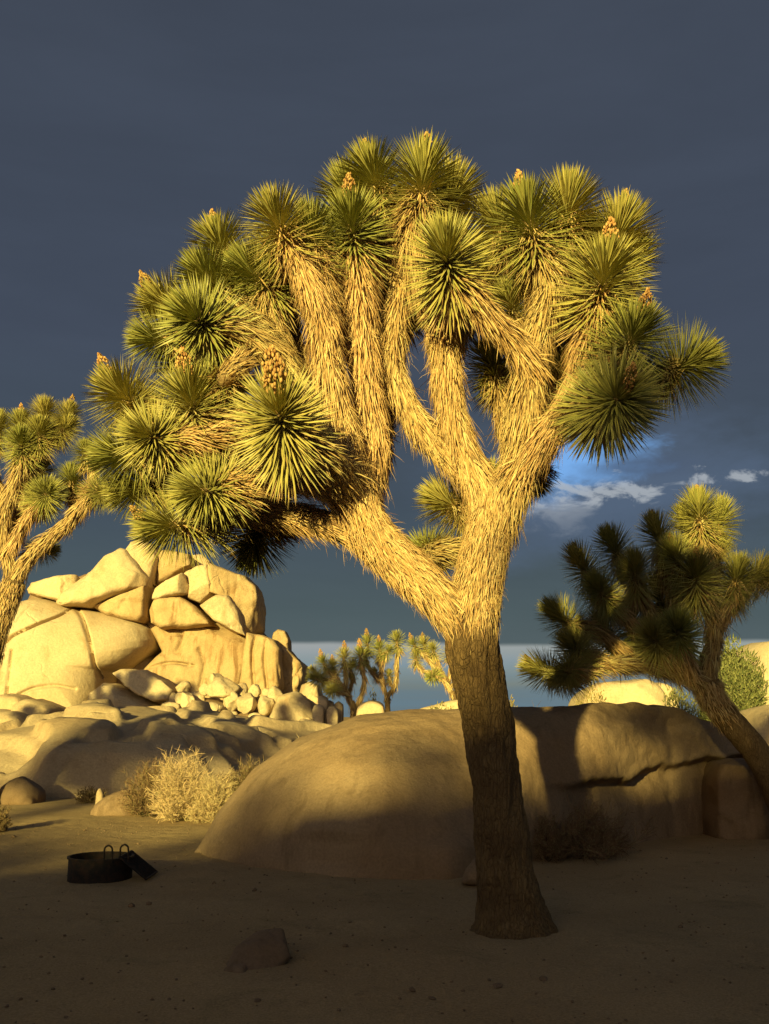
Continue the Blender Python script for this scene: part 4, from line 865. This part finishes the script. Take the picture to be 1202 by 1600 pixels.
leaf_shrub('green_shrub', 1060, 1160, 28, 1.7, 2.35, 'olive green shrub behind the bend of the dark leaning trunk', 'shrub', 2600, .10, seed=14)
leaf_shrub('juniper', 1152, 1180, 29, 2.0, 3.7, 'tall olive juniper bush between the dark joshua tree and the layered rock', 'juniper', 12000, .14, cat='juniper', seed=15, lobes=26)
leaf_shrub('yellow_shrub', 1192, 1200, 22, .8, 1.0, 'pale tuft of shrub low beside the leaning trunk', 'creosote', 700, .08, seed=16)
leaf_shrub('yellow_shrub', 797, 1160, 30, .8, 2.15, 'small yellow shrub on the skyline just right of the main trunk', 'creosote', 700, .10, seed=18)
leaf_shrub('green_shrub', 690, 1160, 31, 1.2, 1.95, 'low olive shrub on the skyline left of the main trunk', 'shrub', 1000, .10, seed=19)
leaf_shrub('green_shrub', 583, 1150, 36.5, .9, 2.4, 'brown green bush between the two far joshua trees', 'shrub', 700, .12, seed=20)

# unseen scrub added along the hill crest to soften its shadow edge
src = None
for i, s_ in enumerate(np.arange(-12, 6.1, .62)):
    if src is None:
        src = leaf_shrub('shade_scrub', 601, 1100, 20, 1.2, .62, 'low unseen scrub added on the hill crest to soften its shadow', 'shrub', 420, .12, group='added scrub on the hill behind the viewer', seed=77); t = src
    else: t = copy_tree(src)
    hh = float(np.interp(s_, ps, ph_)) - .12; xy = sper * (s_ + .2 * math.sin(i * 5.1)) + sdir * (RT_ + 1.2 * math.sin(i * 2.3))
    t.location = (xy[0], xy[1], hh); t.rotation_euler = (0, 0, i * 1.9); k = .75 + .35 * math.sin(i * 3.7); t.scale = (k + .2, k + .2, k)
# ------------------------------------------------------------------ fire ring with grate
fp = ground_at(142, 1381); fr_r = .315; fc = Vector((fp.x, fp.y + fr_r, gh(fp.x, fp.y + fr_r)))
fire = thing('fire_ring', fc, 'rusted steel campfire ring with a folded grate and two hoop handles', 'fire ring')
def ring_solid(r0, r1, z0, z1, n=72, a0=0, a1=2 * math.pi):
    V, F = [], []
    for k in range(n):
        a = a0 + (a1 - a0) * k / n; c, s = math.cos(a), math.sin(a)
        V += [(r0 * c, r0 * s, z0), (r1 * c, r1 * s, z0), (r1 * c, r1 * s, z1), (r0 * c, r0 * s, z1)]
    for k in range(n):
        a, b = k * 4, ((k + 1) % n) * 4
        for j in range(4): F.append((a + j, b + j, b + (j + 1) % 4, a + (j + 1) % 4))
    return np.array(V), np.array(F)
V, F = ring_solid(fr_r - .008, fr_r, -.03, .215); link('wall', np_mesh('wall', V, F, smooth=False), M['steel'], fire)
V, F = ring_solid(fr_r - .012, fr_r + .014, .205, .222); link('rim', np_mesh('rim', V, F, smooth=False), M['steel'], fire)
def bar(pts, r, sides=8, per=6):
    return tube(spline(np.array(pts, float), per), np.full(len(spline(np.array(pts, float), per)), r), sides, 0)
def joined(parts):
    Vs, Fs, o = [], [], 0
    for v, f in parts: Vs.append(v); Fs.append(f + o); o += len(v)
    return np.concatenate(Vs), np.concatenate(Fs)
# grate: hinged on the right rim, folded over so that it leans out to the ground
hx, gz = .25, .235
gr0, gr1 = np.array((hx, 0, gz)), np.array((hx + .27, 0, .03))
parts = [bar([gr0 + (0, s, 0), gr1 + (0, s, 0)], .011) for s in (-.24, .24)] + [bar([gr0 + (0, -.24, 0), gr0 + (0, .24, 0)], .011), bar([gr1 + (0, -.24, 0), gr1 + (0, .24, 0)], .011)]
V, F = joined(parts); grate = link('grate_frame', np_mesh('grate_frame', V, F), M['steel'], fire)
V, F = joined([bar([gr0 + (0, s, 0), gr1 + (0, s, 0)], .007, 6, 2) for s in np.linspace(-.22, .22, 19)])
link('grate_bars', np_mesh('grate_bars', V, F), M['steel'], grate)
for (hx0, hy0) in ((.10, -.26), (.24, -.19)):
    pts = [(hx0, hy0, .17), (hx0, hy0, .30), (hx0 + .012, hy0, .335), (hx0 + .04, hy0, .35), (hx0 + .068, hy0, .335), (hx0 + .08, hy0, .30), (hx0 + .085, hy0, .17)]
    V, F = bar(pts, .009); link('handle', np_mesh('handle', V, F), M['steel'], fire)
V, F = ring_solid(.0, fr_r - .012, .0, .05, 40)
link('ash_bed', np_mesh('ash_bed', V, F, smooth=False), M['boulder'], fire)

# ------------------------------------------------------------------ loose gravel and litter on the sand
gv, gf, off = [], [], 0
N = 2600
gxs = rng.uniform(-6, 7, N); gys = 3.2 + 13 * rng.uniform(0, 1, N) ** 1.3
for x, y in zip(gxs, gys):
    s = rng.uniform(.004, .013) * (2.6 if rng.uniform() < .03 else 1)
    v = ICO[0] * s * rng.uniform(.6, 1.4, (12, 1)) * np.array((1, 1, .7)); gv.append(v + (x, y, gh(x, y) + s * .25)); gf.append(ICO[1] + off); off += 12
tag(link('gravel', np_mesh('gravel', np.concatenate(gv), np.concatenate(gf), smooth=False), M['boulder']), 'small loose pebbles scattered over the shaded sand', 'gravel', kind='stuff')
